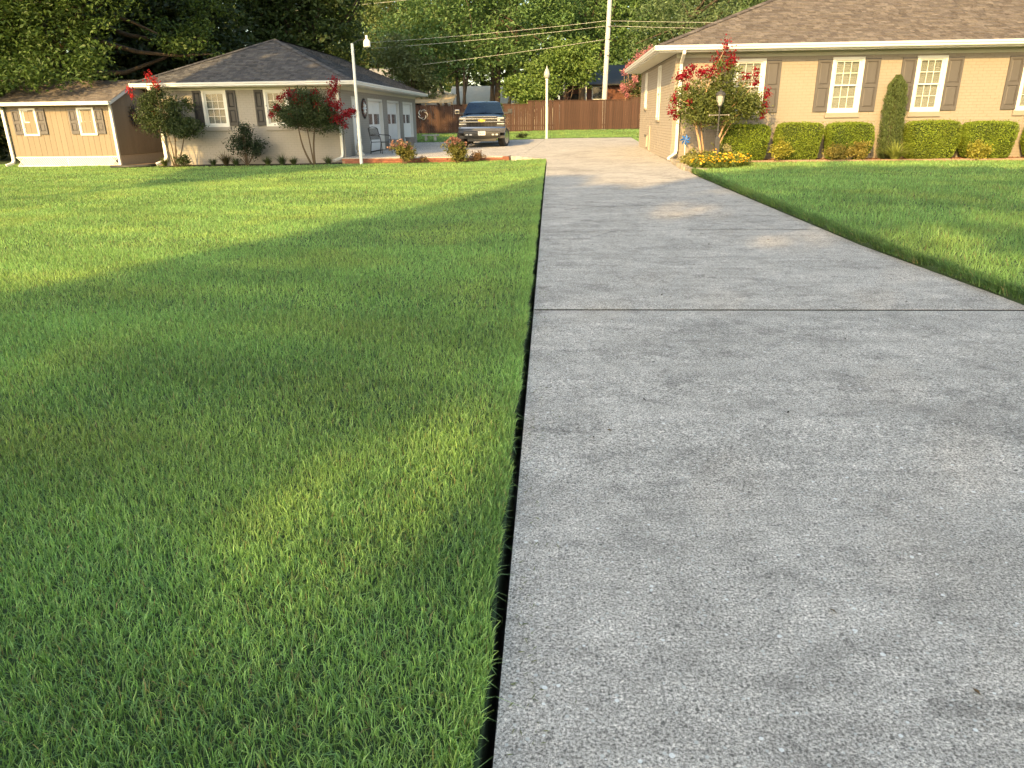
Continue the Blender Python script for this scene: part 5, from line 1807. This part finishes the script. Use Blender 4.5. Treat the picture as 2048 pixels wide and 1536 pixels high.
CR = (0.24, 0.010, 0.024)
crape('crape myrtle with bright red blossoms at the corner of the cream house', (4.15, 20.55, 0.27),
      [((4.02, 20.55, .2), (3.72, 20.5, 1.35), .045), ((4.10, 20.6, .2), (3.92, 20.65, 1.25), .034), ((4.2, 20.55, .2), (4.55, 20.5, 1.3), .04), ((4.25, 20.62, .2), (4.75, 20.65, 1.3), .03)],
      [(4.15, 20.5, 1.85, 0.95, 0.62, 0.60), (4.1, 20.5, 1.42, 0.85, 0.5, 0.22), (3.65, 20.45, 1.75, 0.55, 0.5, 0.5), (4.85, 20.55, 1.75, 0.62, 0.55, 0.5), (4.4, 20.5, 2.45, 0.40, 0.4, 0.45), (5.2, 20.6, 1.75, 0.35, 0.35, 0.40)],
      520, 16000, 0.10, (0.105, 0.140, 0.040),
      [(4.40, 20.5, 3.10, .13, .24), (4.22, 20.45, 2.75, .15, .18), (4.58, 20.5, 2.78, .16, .22), (3.98, 20.35, 2.48, .20, .16), (3.78, 20.4, 2.46, .11), (3.42, 20.4, 2.42, .19, .16), (3.25, 20.4, 2.38, .12), (3.55, 20.35, 2.58, .12), (3.18, 20.4, 1.86, .13, .15), (3.16, 20.4, 1.58, .15, .13), (3.22, 20.4, 1.45, .08), (3.50, 20.2, 1.80, .09), (4.92, 20.4, 2.38, .10), (5.15, 20.4, 2.42, .12, .15), (5.18, 20.4, 2.2, .09), (5.52, 20.45, 1.95, .11, .2), (5.5, 20.45, 1.68, .10, .16), (5.45, 20.45, 1.45, .08), (4.45, 20.3, 2.6, .10), (3.45, 20.3, 2.15, .09)],
      CR, 201)
crape('bushy crape myrtle with a few red tips at the left garage corner', (-12.75, 25.2, 0.03),
      [((-12.75 + dx * .1, 25.2, 0), (-12.75 + dx, 25.15, 1.4), .022) for dx in (-.45, -.15, .1, .35, .6)],
      [(-12.95, 25.15, 1.55, 0.85, 0.5, 0.55), (-12.2, 25.15, 1.25, 0.6, 0.45, 0.35), (-13.3, 25.15, 2.0, 0.35, 0.35, 0.45), (-12.55, 25.2, 1.95, 0.35, 0.3, 0.5), (-13.0, 25.15, 2.3, 0.18, 0.18, 0.4), (-12.0, 25.2, 2.05, 0.16, 0.16, 0.35)],
      420, 15000, 0.09, (0.045, 0.072, 0.026),
      [(-13.12, 25.1, 2.86, .13, .18), (-12.92, 25.1, 2.62, .14, .2), (-13.85, 25.1, 2.48, .10, .12), (-13.8, 25.1, 2.28, .08), (-13.15, 25.1, 1.72, .09)], (0.40, 0.03, 0.035), 202, bark='twig')
crape('crape myrtle with dark red blossoms before the second garage window', (-7.95, 25.15, 0.08),
      [((-8.0, 25.15, .0), (-8.35, 25.1, 1.35), .034), ((-7.93, 25.15, .0), (-7.75, 25.1, 1.4), .034), ((-7.97, 25.2, .0), (-8.1, 25.2, 1.3), .026)],
      [(-7.95, 25.1, 1.75, 0.95, 0.5, 0.55), (-8.6, 25.1, 1.5, 0.45, 0.4, 0.35), (-7.35, 25.1, 1.45, 0.55, 0.4, 0.4), (-7.9, 25.1, 2.15, 0.6, 0.4, 0.3), (-8.95, 25.1, 1.75, 0.22, 0.22, 0.22)],
      420, 15500, 0.10, (0.040, 0.064, 0.026),
      [(-8.55, 25.0, 2.25, .17, .15), (-8.25, 25.0, 2.15, .16, .2), (-8.85, 25.0, 2.15, .11), (-8.0, 25.0, 2.05, .15, .2), (-7.6, 25.0, 1.95, .15, .17), (-7.0, 25.0, 2.62, .16, .18), (-6.95, 25.0, 2.4, .11, .2), (-7.1, 25.0, 2.25, .14, .2), (-7.2, 25.0, 2.0, .14, .2), (-6.95, 25.0, 1.9, .17, .17), (-6.65, 25.0, 1.62, .23, .15), (-7.0, 25.0, 1.50, .22, .15), (-6.45, 25.0, 1.72, .13, .1), (-8.95, 25.0, 1.85, .12), (-9.15, 25.0, 1.65, .11), (-6.75, 25.0, 1.3, .1), (-7.65, 25, 2.3, .11), (-8.45, 25, 1.6, .10)],
      (0.22, 0.012, 0.022), 203, bark='twig', bn=150)
crape('pink flowering crape myrtle rising behind the fence beside the house', (5.3, 50.5, 0.6),
      [((5.2 + dx * .2, 50.5, .5), (5.3 + dx, 50.5, 3), .05) for dx in (-.6, 0, .6)],
      [(5.35, 50.5, 3.2, 0.95, 0.8, 0.9), (5.7, 50.5, 4.2, 0.8, 0.7, 0.7), (6.2, 50.5, 3.4, 0.8, .7, 1)],
      240, 6500, 0.14, (0.07, 0.10, 0.035),
      [(random.uniform(4.45, 6.2), 50.0 + random.uniform(-.2, .3), random.uniform(3.0, 4.5), random.uniform(.13, .22), .22) for _ in range(12)] + [(5.4, 50.2, 4.95, .22, .25), (5.8, 50.2, 5.1, .22, .3), (5.0, 50.2, 4.5, .2, .25), (4.6, 50.2, 4.1, .2), (6.1, 50.2, 5.3, .2, .3), (4.5, 50.2, 3.3, .16), (4.75, 50.1, 2.7, .16)],
      (0.48, 0.22, 0.25), 204, L=0.06, bL=0.045)


def superbox(n, hx, hy, hz, e, rng):
    d = rng.normal(size=(n, 3))
    d /= np.max(np.abs(d), axis=1, keepdims=True)
    nn = (np.abs(d) ** e).sum(1, keepdims=True) ** (1 / e)
    d = d / nn
    return d * np.array([hx, hy, hz]), d


def hedge_proto(seed, hx, hy, hz, col, lumps, n=17000):
    rng = np.random.default_rng(seed)
    P, d = superbox(n, hx, hy, hz, 7.0, rng)
    bump = 1 + 0.035 * np.sin(P[:, :1] * 7 + seed) * np.sin(P[:, 2:] * 8 + 2) + rng.normal(size=(n, 1)) * 0.016
    taper = np.ones((n, 1))
    P = P * bump
    # narrower towards the ground
    P[:, :2] *= (0.86 + 0.14 * sstep(-hz, hz * 0.3, P[:, 2]))[:, None]
    extra = rng.normal(size=(int(n * .02), 3)) * np.array([hx * .5, hy * .5, 0.02]) + np.array([0, 0, hz + 0.01])
    P = np.vstack([P, extra])
    P = P[P[:, 2] > -hz + 0.01]
    q = 0.5 + 0.5 * np.sin(P[:, :1] * 5.1 + seed) * np.sin(P[:, 2:] * 6.3)
    c = np.array(col)[None, :] * (0.85 + 0.3 * q)
    return leaf_mesh('foliage', P + np.array([0, 0, hz]), 0.021, 0.013, c, rng, up=0.35, jit=0.35, yel=0.25)


hedges = [(5.22, 0.60, 0.46, 'boxy clipped green hedge beside the black lamp post'), (6.64, 0.56, 0.47, 'boxy clipped hedge second from left with golden shrub at its lower left'),
          (7.98, 0.55, 0.47, 'boxy clipped hedge directly below the middle window left of the narrow juniper'), (10.13, 0.62, 0.475, 'boxy clipped hedge just right of the spiky yellow green clump'),
          (11.57, 0.60, 0.465, 'boxy clipped hedge with yellow lower corner below the right shutter'), (13.25, 0.62, 0.46, 'boxy clipped hedge at the far right edge of the lawn')]
hm = [hedge_proto(301, 0.66, 0.42, 0.46, (0.165, 0.250, 0.036), 0), hedge_proto(302, 0.65, 0.42, 0.465, (0.172, 0.252, 0.038), 0)]
core = MB()
cv, cd_ = superbox(400, 0.60, 0.36, 0.42, 5, np.random.default_rng(3))
b = MB()
import bmesh
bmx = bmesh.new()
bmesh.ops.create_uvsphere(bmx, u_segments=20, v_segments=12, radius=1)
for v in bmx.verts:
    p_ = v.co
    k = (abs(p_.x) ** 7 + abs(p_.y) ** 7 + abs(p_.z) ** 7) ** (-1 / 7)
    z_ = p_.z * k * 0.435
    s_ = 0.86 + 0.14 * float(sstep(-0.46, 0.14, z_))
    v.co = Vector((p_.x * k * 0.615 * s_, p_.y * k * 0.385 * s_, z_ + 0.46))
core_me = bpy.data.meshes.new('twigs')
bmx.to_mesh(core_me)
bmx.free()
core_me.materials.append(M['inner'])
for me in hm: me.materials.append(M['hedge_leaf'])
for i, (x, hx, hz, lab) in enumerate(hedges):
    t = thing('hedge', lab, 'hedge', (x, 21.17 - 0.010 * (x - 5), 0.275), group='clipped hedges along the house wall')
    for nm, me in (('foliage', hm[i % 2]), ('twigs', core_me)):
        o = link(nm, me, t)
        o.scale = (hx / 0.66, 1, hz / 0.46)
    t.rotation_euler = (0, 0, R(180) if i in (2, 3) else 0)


def shrub(name, label, base, lobes, nclump, nleaf, sig, L, W, col, seed, cat='shrub', group=None, yel=0.3, stems=8, shell=0.5, up=0.3):
    rng = np.random.default_rng(seed)
    t = thing(name, label, cat, base, group=group)
    P, H, c = crown_points(lobes, nclump, nleaf, sig, rng, shell, 0.8)
    P = P[P[:, 2] > base[2] + 0.01]
    me = leaf_mesh('foliage', P - np.array(BASE[t.name]), L, W, np.array(col), rng, up=up, yel=yel, jit=0.3)
    link('foliage', me, t, M['leaf'])
    b = MB()
    for i in rng.choice(len(c), stems):
        b.tube([base, (np.array(base) + c[i]) / 2 + rng.normal(size=3) * 0.03, c[i]], [0.012, 0.008, 0.004], 5)
    b.build('stems', M['twig'], t, fix=False)
    return t


gy = (0.23, 0.25, 0.045)
g = 'golden shrubs before the hedges'
shrub('golden_shrub', 'small golden leaved shrub before the second hedge from the left', (6.08, 20.62, 0.27), [(6.08, 20.62, 0.56, 0.27, 0.2, 0.28)], 90, 2600, 0.05, 0.026, 0.016, gy, 311, group=g)
shrub('golden_shrub', 'bronze and golden shrub before the third hedge left of the juniper', (7.75, 20.60, 0.27), [(7.55, 20.62, 0.5, 0.27, 0.18, 0.22), (8.1, 20.64, 0.55, 0.3, 0.18, 0.22)], 110, 3000, 0.05, 0.026, 0.016, (0.21, 0.20, 0.055), 312, group=g)
shrub('golden_shrub', 'yellow leaved shrub before the hedge below the rightmost shutter', (11.15, 20.60, 0.27), [(11.15, 20.62, 0.5, 0.26, 0.18, 0.24)], 90, 2400, 0.05, 0.026, 0.016, gy, 313, group=g)
shrub('holly_bush', 'dark loose holly bush between the two garage windows', (-10.35, 25.4, 0.03), [(-10.45, 25.4, 0.75, 0.5, 0.35, 0.42), (-10.3, 25.4, 1.15, 0.35, 0.3, 0.25), (-10.0, 25.4, 0.6, 0.35, 0.3, 0.35)], 190, 3600, 0.09, 0.036, 0.02, (0.022, 0.04, 0.02), 314, yel=0.05, stems=20, shell=0.4)

# juniper column
rng = np.random.default_rng(321)
t = thing('juniper', 'tall narrow columnar juniper against the cream wall between the windows', 'juniper', (9.1, 21.2, 0.27))
n = 16000
zz = rng.uniform(0, 1, n) ** 0.9
prof = np.interp(zz, [0, 0.08, 0.3, 0.7, 0.9, 1.0], [0.20, 0.27, 0.30, 0.27, 0.20, 0.06])
an = rng.uniform(0, 2 * np.pi, n)
lob = 1 + 0.14 * np.sin(an * 5 + zz * 3) + 0.12 * np.sin(an * 2 + zz * 17) * np.sin(zz * 23)
rr2 = prof * lob * np.sqrt(rng.uniform(0.25, 1.05, n))
P = np.stack([9.1 + rr2 * np.cos(an) - 0.06 * (zz - .5), 21.2 + rr2 * np.sin(an) * 0.9, 0.28 + zz * 2.1], 1)
dirs = np.stack([np.cos(an) * 0.25, np.sin(an) * 0.25, np.ones(n)], 1)
me = leaf_mesh('foliage', P - np.array(BASE[t.name]), 0.040, 0.0065, np.array((0.085, 0.125, 0.045)), rng, up=-0.2, jit=0.35, yel=0.15, dirs=dirs)
link('foliage', me, t, M['needle'])
MB().tube([(9.1, 21.2, 0.2), (9.08, 21.2, 1.2), (9.06, 21.2, 2.2)], [0.12, 0.1, 0.02], 8).build('trunk', M['twig'], t)


def blade_clump(name, label, c, n, L, W, col, seed, spread=0.55, cat='plant', group=None):
    """arching strap leaves from one crown."""
    rng = np.random.default_rng(seed)
    t = thing(name, label, cat, c, group=group)
    V, F, C = [], [], []
    for i in range(n):
        a = rng.uniform(0, 2 * np.pi)
        out = rng.uniform(0.15, 1.0) * spread
        l = L * rng.uniform(0.7, 1.15)
        b0 = np.array([math.cos(a), math.sin(a), 0]) * rng.uniform(0, 0.07)
        side = np.array([-math.sin(a), math.cos(a), 0])
        col_ = np.array(col) * rng.uniform(0.7, 1.3)
        q = len(V)
        for k in range(5):
            u = k / 4
            r_ = out * l * 1.6 * (u ** 1.4)
            z = l * (u * 1.25 - 0.75 * out * u ** 2.2)
            p_ = b0 + np.array([math.cos(a) * r_, math.sin(a) * r_, max(z, 0.0)])
            w_ = W * (1 - u * 0.92)
            V += [p_ - side * w_, p_ + side * w_]
            C += [col_, col_]
        for k in range(4):
            F.append((q + 2 * k, q + 2 * k + 1, q + 2 * k + 3, q + 2 * k + 2))
    link('leaves', npmesh('leaves', np.array(V), F, np.array(C)), t, M['leaf'])
    return t


blade_clump('lilyturf', 'spiky yellow green grass-like clump at the foot of the narrow juniper', (9.08, 20.66, 0.27), 300, 0.46, 0.011, (0.26, 0.30, 0.075), 331, 1.15)
blade_clump('lilyturf', 'striped yellow green strap-leaved clump behind the yellow flowers by the lamp post', (4.85, 20.2, 0.27), 110, 0.34, 0.010, (0.21, 0.24, 0.07), 332, 1.0)
g = 'strap-leaved clumps in the garage bed'
for i, (x, l, cc, lab) in enumerate(((-11.55, .22, (.05, .075, .03), 'short dark green clump first from left under the left garage window'), (-11.1, .38, (.07, .06, .03), 'brownish spiky clump under the left garage window'), (-10.75, .24, (.05, .08, .03), 'low green clump just left of the holly bush'),
                                     (-9.65, .24, (.07, .095, .03), 'yellowish green clump just right of the holly bush'), (-9.15, .30, (.05, .075, .03), 'taller green clump under the second garage window'), (-8.75, .22, (.06, .08, .03), 'low wide green clump left of the dark red crape myrtle'), (-7.55, .24, (.06, .085, .03), 'small green clump beside the right garage downspout'), (-13.25, .24, (.09, .11, .03), 'yellow green grass tuft at the left garage corner'))):
    blade_clump('lilyturf', lab, (x, 25.45, 0.04), 130, l * 1.15, 0.010, cc, 340 + i, 0.85, group=g)
shrub('low_plant', 'leafy low plant at the foot of the left garage crape myrtle', (-12.5, 25.2, 0.03), [(-12.5, 25.2, 0.22, 0.28, 0.2, 0.2)], 50, 1000, 0.05, 0.03, 0.016, (0.045, 0.07, 0.025), 350, cat='plant', yel=0.1)
shrub('low_plant', 'light green leafy plant with pink tints under the red crape myrtle', (4.1, 20.35, 0.27), [(3.75, 20.4, 0.42, 0.3, 0.2, 0.18), (4.25, 20.4, 0.5, 0.3, 0.2, 0.24), (4.55, 20.4, 0.42, 0.25, 0.2, 0.2)], 90, 2200, 0.06, 0.03, 0.018, (0.12, 0.15, 0.05), 351, cat='plant', yel=0.5)
shrub('low_plant', 'variegated yellow green plant at the left end of the flower bed', (3.62, 19.4, 0.27), [(3.55, 19.6, 0.36, 0.22, 0.45, 0.13)], 70, 1700, 0.05, 0.032, 0.014, (0.20, 0.22, 0.07), 352, cat='plant', yel=0.4)
shrub('low_plant', 'pale leaved plant beside the lamp post base before the hedge', (4.7, 20.5, 0.27), [(4.62, 20.5, 0.55, 0.14, 0.14, 0.2)], 30, 700, 0.04, 0.03, 0.018, (0.30, 0.30, 0.18), 353, cat='plant', yel=0.1)

# yellow flower bed
rng = np.random.default_rng(361)
t = thing('flower_bed', 'mounded bed of yellow marigold flowers around the black lamp post', 'flowers', (4.05, 18.75, 0.27))
lobes = [(3.65, 18.5, 0.36, 0.36, 0.75, 0.16), (4.1, 18.8, 0.38, 0.45, 0.70, 0.20), (4.55, 19.2, 0.38, 0.38, 0.6, 0.18)]
P, H, c = crown_points(lobes, 420, 11000, 0.05, rng, 0.5, 0.7)
P = P[(P[:, 2] > 0.27) & (P[:, 0] > 3.22)]
link('foliage', leaf_mesh('foliage', P - np.array(BASE[t.name]), 0.028, 0.012, np.array((0.085, 0.13, 0.025)), rng, yel=0.3), t, M['leaf'])
V, F, C = [], [], []
cand = P[P[:, 2] > 0.36]
pick = cand[rng.choice(len(cand), 460)]
for i, q in enumerate(pick):
    r_ = rng.uniform(0.018, 0.034)
    nrm_ = np.array([rng.normal() * .4, -0.7 + rng.normal() * .4, 1.0])
    nrm_ /= np.linalg.norm(nrm_)
    t1 = np.cross(nrm_, [0, 0, 1.0]); t1 /= np.linalg.norm(t1)
    t2 = np.cross(nrm_, t1)
    col_ = np.array([(0.75, 0.42, 0.015), (0.72, 0.50, 0.03), (0.70, 0.34, 0.01), (0.78, 0.60, 0.10)][rng.integers(4)])
    ce = q + np.array([0, 0, 0.03]) - np.array(BASE[t.name])
    n0 = len(V)
    V.append(ce + nrm_ * r_ * 0.6)
    C.append(col_)
    for k in range(7):
        a = k * 2 * np.pi / 7
        V.append(ce + (t1 * math.cos(a) + t2 * math.sin(a)) * r_)
        C.append(col_ * 0.9)
    for k in range(7): F.append((n0, n0 + 1 + k, n0 + 1 + (k + 1) % 7))
link('blossoms', npmesh('blossoms', np.array(V), F, np.array(C)), t, M['petal'], 'stuff')

# roses before the brick wall
g = 'rose bushes before the brick wall'
for i, (x, y, s, lab) in enumerate(((-4.80, 24.75, 1.0, 'thin rose bush with faded pink blooms nearer the white pole'), (-3.06, 24.7, 1.12, 'full rose bush with dusky pink blooms in front of the truck'))):
    rng = np.random.default_rng(370 + i)
    t = thing('rose_bush', lab, 'rose bush', (x, y, 0.12), group=g)
    lobes = [(x - .06, y, 0.55, .38 * s, .3, .24), (x + .12, y, 0.42, .3 * s, .28, .26), (x, y, 0.28, .18, .16, .16)]
    P, H, c = crown_points(lobes, 130, 2600 if i == 0 else 3600, 0.06, rng, 0.3, 0.8)
    link('foliage', leaf_mesh('foliage', P - np.array(BASE[t.name]), 0.034, 0.02, np.array((0.105, 0.125, 0.04)), rng, yel=0.5), t, M['leaf'])
    b = MB()
    for j in rng.choice(len(c), 14): b.tube([(x + rng.normal() * .05, y, 0.08), (np.array((x, y, .3)) + c[j]) / 2, c[j]], [.012, .009, .005], 5)
    b.build('stems', M['twig'], t, fix=False)
    for j in range(16 if i == 0 else 22):
        a = rng.uniform(0, 2 * np.pi)
        r_ = rng.uniform(0.05, 0.42) * s
        blossom(t, (x - 0.04 + r_ * math.cos(a), y - 0.15 + 0.3 * r_ * math.sin(a), 0.80 - 0.5 * r_ ** 2 + rng.normal() * .06 - (0.1 if i == 0 else 0)), 0.055, 16, (0.36, 0.22, 0.18) if i == 0 else (0.27, 0.15, 0.125), rng, L=0.03)
shrub('low_plant', 'small reddish plant at the foot of the brick wall between the rose bushes', (-4.15, 25.0, 0.14), [(-4.2, 25.0, 0.22, 0.14, 0.1, 0.1)], 20, 300, 0.04, 0.03, 0.016, (0.12, 0.09, 0.04), 381, cat='plant')
shrub('low_plant', 'reddish brown low plant at the wall right of the second rose bush', (-2.5, 25.0, 0.16), [(-2.45, 25.0, 0.28, 0.26, 0.12, 0.13)], 40, 600, 0.05, 0.03, 0.018, (0.13, 0.085, 0.045), 382, cat='plant')
shrub('low_plant', 'small dark plant at the pad edge right of the truck', (-1.55, 41.2, 0.45), [(-1.6, 41.2, 0.56, 0.35, 0.15, 0.1)], 30, 500, 0.06, 0.04, 0.02, (0.03, 0.05, 0.02), 383, cat='plant')

# mulch chips
rng = np.random.default_rng(391)
P = np.stack([rng.uniform(4.9, 14.5, 5200), rng.uniform(20.7, 21.65, 5200), np.full(5200, 0.285)], 1)
P2 = np.stack([rng.uniform(3.35, 5.0, 900), rng.uniform(19.4, 21.6, 900), np.full(900, 0.285)], 1)
pc = np.vstack([P, P2])
colr = np.array([(0.20, 0.10, 0.055), (0.13, 0.065, 0.035), (0.26, 0.15, 0.09)])[rng.integers(0, 3, len(pc))]
tag(link('mulch_chips', leaf_mesh('mulch_chips', pc, 0.035, 0.014, colr, rng, up=0.8), None, M['chip']), kind='stuff')

# ------------------------------------------------------------------ grass blades
def blades(P, z, h, wd, rng, col, lean=0.9, segs=2, bias=None):
    n = len(P)
    a = rng.uniform(0, 2 * np.pi, n)
    wdir = np.stack([np.cos(a), np.sin(a), np.zeros(n)], 1)
    la = rng.uniform(0, 2 * np.pi, n)
    le = np.abs(rng.normal(size=n)) * lean
    ld = np.stack([np.cos(la) * le, np.sin(la) * le, np.zeros(n)], 1)
    if bias is not None: ld = ld + np.array(bias)[None, :]
    hh = (h * rng.uniform(0.6, 1.25, n))[:, None]
    ww = (wd * rng.uniform(0.7, 1.3, n))[:, None] / 2
    b0 = np.stack([P[:, 0], P[:, 1], z], 1)
    up_ = np.array([[0, 0, 1.0]])
    tip = b0 + ld * hh + up_ * hh * np.clip(1 - 0.35 * (ld ** 2).sum(1, keepdims=True), 0.25, 1)
    c = col[:, None, :] if col.ndim == 2 else np.tile(col, (n, 1))[:, None, :]
    if segs == 1:
        V = np.stack([b0 - wdir * ww, b0 + wdir * ww, tip], 1)
        F = np.arange(3 * n).reshape(-1, 3)
        C = np.repeat(c, 3, 1)
        return V.reshape(-1, 3), F, C.reshape(-1, 3)
    m = b0 + ld * hh * 0.32 + up_ * hh * 0.55
    V = np.stack([b0 - wdir * ww, b0 + wdir * ww, m + wdir * ww * 0.8, m - wdir * ww * 0.8, tip], 1)
    base = np.arange(n)[:, None] * 5
    F = np.concatenate([base + np.array([[0, 1, 2]]), base + np.array([[0, 2, 3]]), base + np.array([[3, 2, 4]])], 0)
    C = np.repeat(c, 5, 1)
    return V.reshape(-1, 3), F, C.reshape(-1, 3)


def vnoise(x, y, s, seed):
    r_ = np.random.default_rng(seed)
    G = r_.uniform(0, 1, (64, 64))
    u, v = np.asarray(x) * s, np.asarray(y) * s
    i, j = np.floor(u).astype(int), np.floor(v).astype(int)
    fu, fv = u - i, v - j
    fu, fv = fu * fu * (3 - 2 * fu), fv * fv * (3 - 2 * fv)
    g_ = lambda a, c: G[a % 64, c % 64]
    return (g_(i, j) * (1 - fu) + g_(i + 1, j) * fu) * (1 - fv) + (g_(i, j + 1) * (1 - fu) + g_(i + 1, j + 1) * fu) * fv


def grass_col(P, rng, base=(0.190, 0.348, 0.122)):
    n = len(P)
    x, y = P[:, 0], P[:, 1]
    k = 0.80 + 0.34 * vnoise(x, y, 0.8, 1) + 0.12 * vnoise(x, y, 4.0, 2)
    stripe = 1 + 0.05 * np.sign(np.sin((x * 0.35 + y * 0.94) * 2 * np.pi / 1.15))
    c = np.array(base)[None, :] * (k * stripe * rng.uniform(0.55, 1.45, n))[:, None]
    ye = (0.55 * np.clip(vnoise(x, y, 1.6, 3) - 0.45, 0, 1) + 0.25 * rng.uniform(0, 1, n) ** 3)[:, None]
    c = c * (1 + ye * np.array([[1.3, 0.5, 0.2]]))
    dry = rng.uniform(size=n) < 0.035
    c[dry] = np.array((0.30, 0.26, 0.13)) * rng.uniform(0.6, 1.1, (dry.sum(), 1))
    return c


def scatter(x0, x1, y0, y1, dens, rng, inside):
    n = int((x1 - x0) * (y1 - y0) * dens)
    P = np.stack([rng.uniform(x0, x1, n), rng.uniform(y0, y1, n)], 1)
    return P[inside(P)]


def inl(P):
    x, y = P[:, 0], P[:, 1]
    yy = [-30, 23.0, 23.6, 24.0, 24.35, 24.8, 25.25]
    e = np.interp(y, yy, [-0.172, -0.172, -0.245, -0.445, -0.85, -1.355, -1.64])
    ok = (x < e + 0.006 * np.sin(y * 5.1) + 0.005 * np.sin(y * 11.7 + 1) + 0.004 * np.sin(y * 23.0)) & (y < 25.26)
    bed = (x > -13.7) & (x < -7.0) & (y > 25.12 + 0.04 * np.sin(x * 3))
    return ok & ~bed


def inview(P, m=0.9):
    # a generous wedge of lawn: the picture and a step to either side of it
    x, y = P[:, 0], P[:, 1]
    return (x > -0.80 * y - 1.4 - m) & (x < 0.72 * y + 1.4 + m)


rng = np.random.default_rng(400)
Vs, Fs, Cs = [], [], []
off = 0


def add(P, zf, h, wd, col=None, lean=0.85, segs=2, bias=None):
    global off
    if not len(P): return
    c = grass_col(P, rng) if col is None else col
    V, F, C = blades(P, zf(P[:, 0], P[:, 1]), h, wd, rng, c, lean, segs, bias)
    Vs.append(V)
    Fs.append(F + off)
    Cs.append(C)
    off += len(V)


both = lambda P: inl(P) & inview(P)
add(scatter(-5.2, 0, 0.5, 3.2, 15000, rng, both), zl, 0.042, 0.0034)
add(scatter(-6.6, 0, 3.2, 5.5, 9500, rng, both), zl, 0.042, 0.0040)
add(scatter(-9.2, 0, 5.5, 8.5, 5800, rng, both), zl, 0.042, 0.0066, segs=1)
add(scatter(-13, 0, 8.5, 13, 3200, rng, both), zl, 0.043, 0.0082, segs=1)
add(scatter(-17.5, 0, 13, 18.5, 1600, rng, both), zl, 0.047, 0.0125, segs=1)
add(scatter(-23, 0, 18.5, 25.3, 800, rng, both), zl, 0.047, 0.0165, segs=1)
add(scatter(-23, -13.7, 25.2, 28, 700, rng, lambda P: ~((P[:, 0] > -19.3) & (P[:, 0] < -15.3) & (P[:, 1] > 26.4)) & (P[:, 0] < -13.7) & ~((P[:, 0] > -15.7) & (P[:, 1] > 26.3))), zl, 0.052, 0.018, segs=1)
# crisp trimmed rim on the left of the driveway
n = 26000
yy = rng.uniform(0.8, 23.3, n) ** 1.0
P = np.stack([-0.172 - np.abs(rng.normal(size=n)) * 0.05 + 0.006 * np.sin(yy * 5.1) + 0.005 * np.sin(yy * 11.7 + 1) + 0.004 * np.sin(yy * 23.0), yy], 1)
add(P, zl, 0.046, 0.0045, lean=0.5, bias=(0.16, 0, 0))


def inr(P):
    x, y = P[:, 0], P[:, 1]
    e = np.interp(y, [-12, 4.5, 5.5, 8.2, 12, 15.9, 17.3, 18.2, 19.4, 20.7], [3.89, 3.79, 3.73, 3.43, 3.25, 3.13, 3.2, 4.33, 4.98, 5.08])
    return (x > e) & (y < 20.58 - 0.012 * (x - 5)) & inview(P)


add(scatter(3.2, 7, 2.5, 6.5, 3400, rng, inr), zr, 0.070, 0.0065, segs=1)
add(scatter(3.0, 10, 6.5, 10, 2500, rng, inr), zr, 0.070, 0.0082, segs=1)
add(scatter(3.0, 13, 10, 15, 1700, rng, inr), zr, 0.062, 0.0115, segs=1)
add(scatter(3.0, 17, 15, 20.65, 1050, rng, inr), zr, 0.055, 0.0150, segs=1)
# shaggy overhanging rim on the right
n = 30000
yy = rng.uniform(2.5, 17.2, n)
P = np.stack([xr(yy) + 0.02 + np.abs(rng.normal(size=n)) * 0.05 + 0.02 * np.sin(yy * 3.3) * np.sin(yy * 7.9), yy], 1)
zrim = lambda x, y: zr(x, y) - rng.uniform(0, 0.04, len(x))
add(P, zrim, 0.085, 0.0075, col=grass_col(P, rng, (0.09, 0.18, 0.06)), lean=0.6, bias=(-0.25, 0, 0))
# grass strip at the back
inb = lambda P: ~((P[:, 0] < -7.0) & (P[:, 1] < 40.6))
add(scatter(-9.5, 6.5, 40.45, 47.9, 420, rng, inb), lambda x, y: zback(x, y), 0.055, 0.028, segs=1)
add(scatter(3.98, 7.0, 33, 40.45, 420, rng, lambda P: P[:, 0] > 3.66 + 0.03 * (P[:, 1] - 24)), lambda x, y: zd(3.6 + 0 * x, y) - 0.03, 0.055, 0.028, segs=1)
add(scatter(-9.5, 6.5, 47.6, 48.6, 160, rng, inb), lambda x, y: zback(x, y), 0.055, 0.028, col=None, segs=1)
V, F, C = np.vstack(Vs), np.vstack(Fs), np.vstack(Cs)
tag(link('grass', npmesh('grass', V, F, C, True), None, M['grass']), kind='stuff')

# dry leaf scraps and twigs lying on the concrete
rng = np.random.default_rng(420)
n = 60
P = np.stack([rng.uniform(0.0, 3.2, n), rng.uniform(1.4, 14, n) ** 1.0, np.zeros(n)], 1)
P[:, 2] = zd(P[:, 0], P[:, 1]) + 0.006
cl = np.array([(0.06, 0.045, 0.03), (0.12, 0.09, 0.055), (0.04, 0.035, 0.03)])[rng.integers(0, 3, n)]
tag(link('leaf_litter', leaf_mesh('leaf_litter', P, 0.013, 0.006, cl, rng, up=2.5), None, M['chip']), kind='stuff')
n = 900
yy = rng.uniform(1.2, 20, n)
P = np.stack([-0.10 + np.abs(rng.normal(size=n)) * 0.05, yy, np.zeros(n)], 1)
P[:, 2] = zd(P[:, 0], P[:, 1]) + 0.004
tag(link('grass_clippings', leaf_mesh('grass_clippings', P, 0.012, 0.0016, np.array((0.12, 0.15, 0.05)), rng, up=2.5), None, M['chip']), kind='stuff')
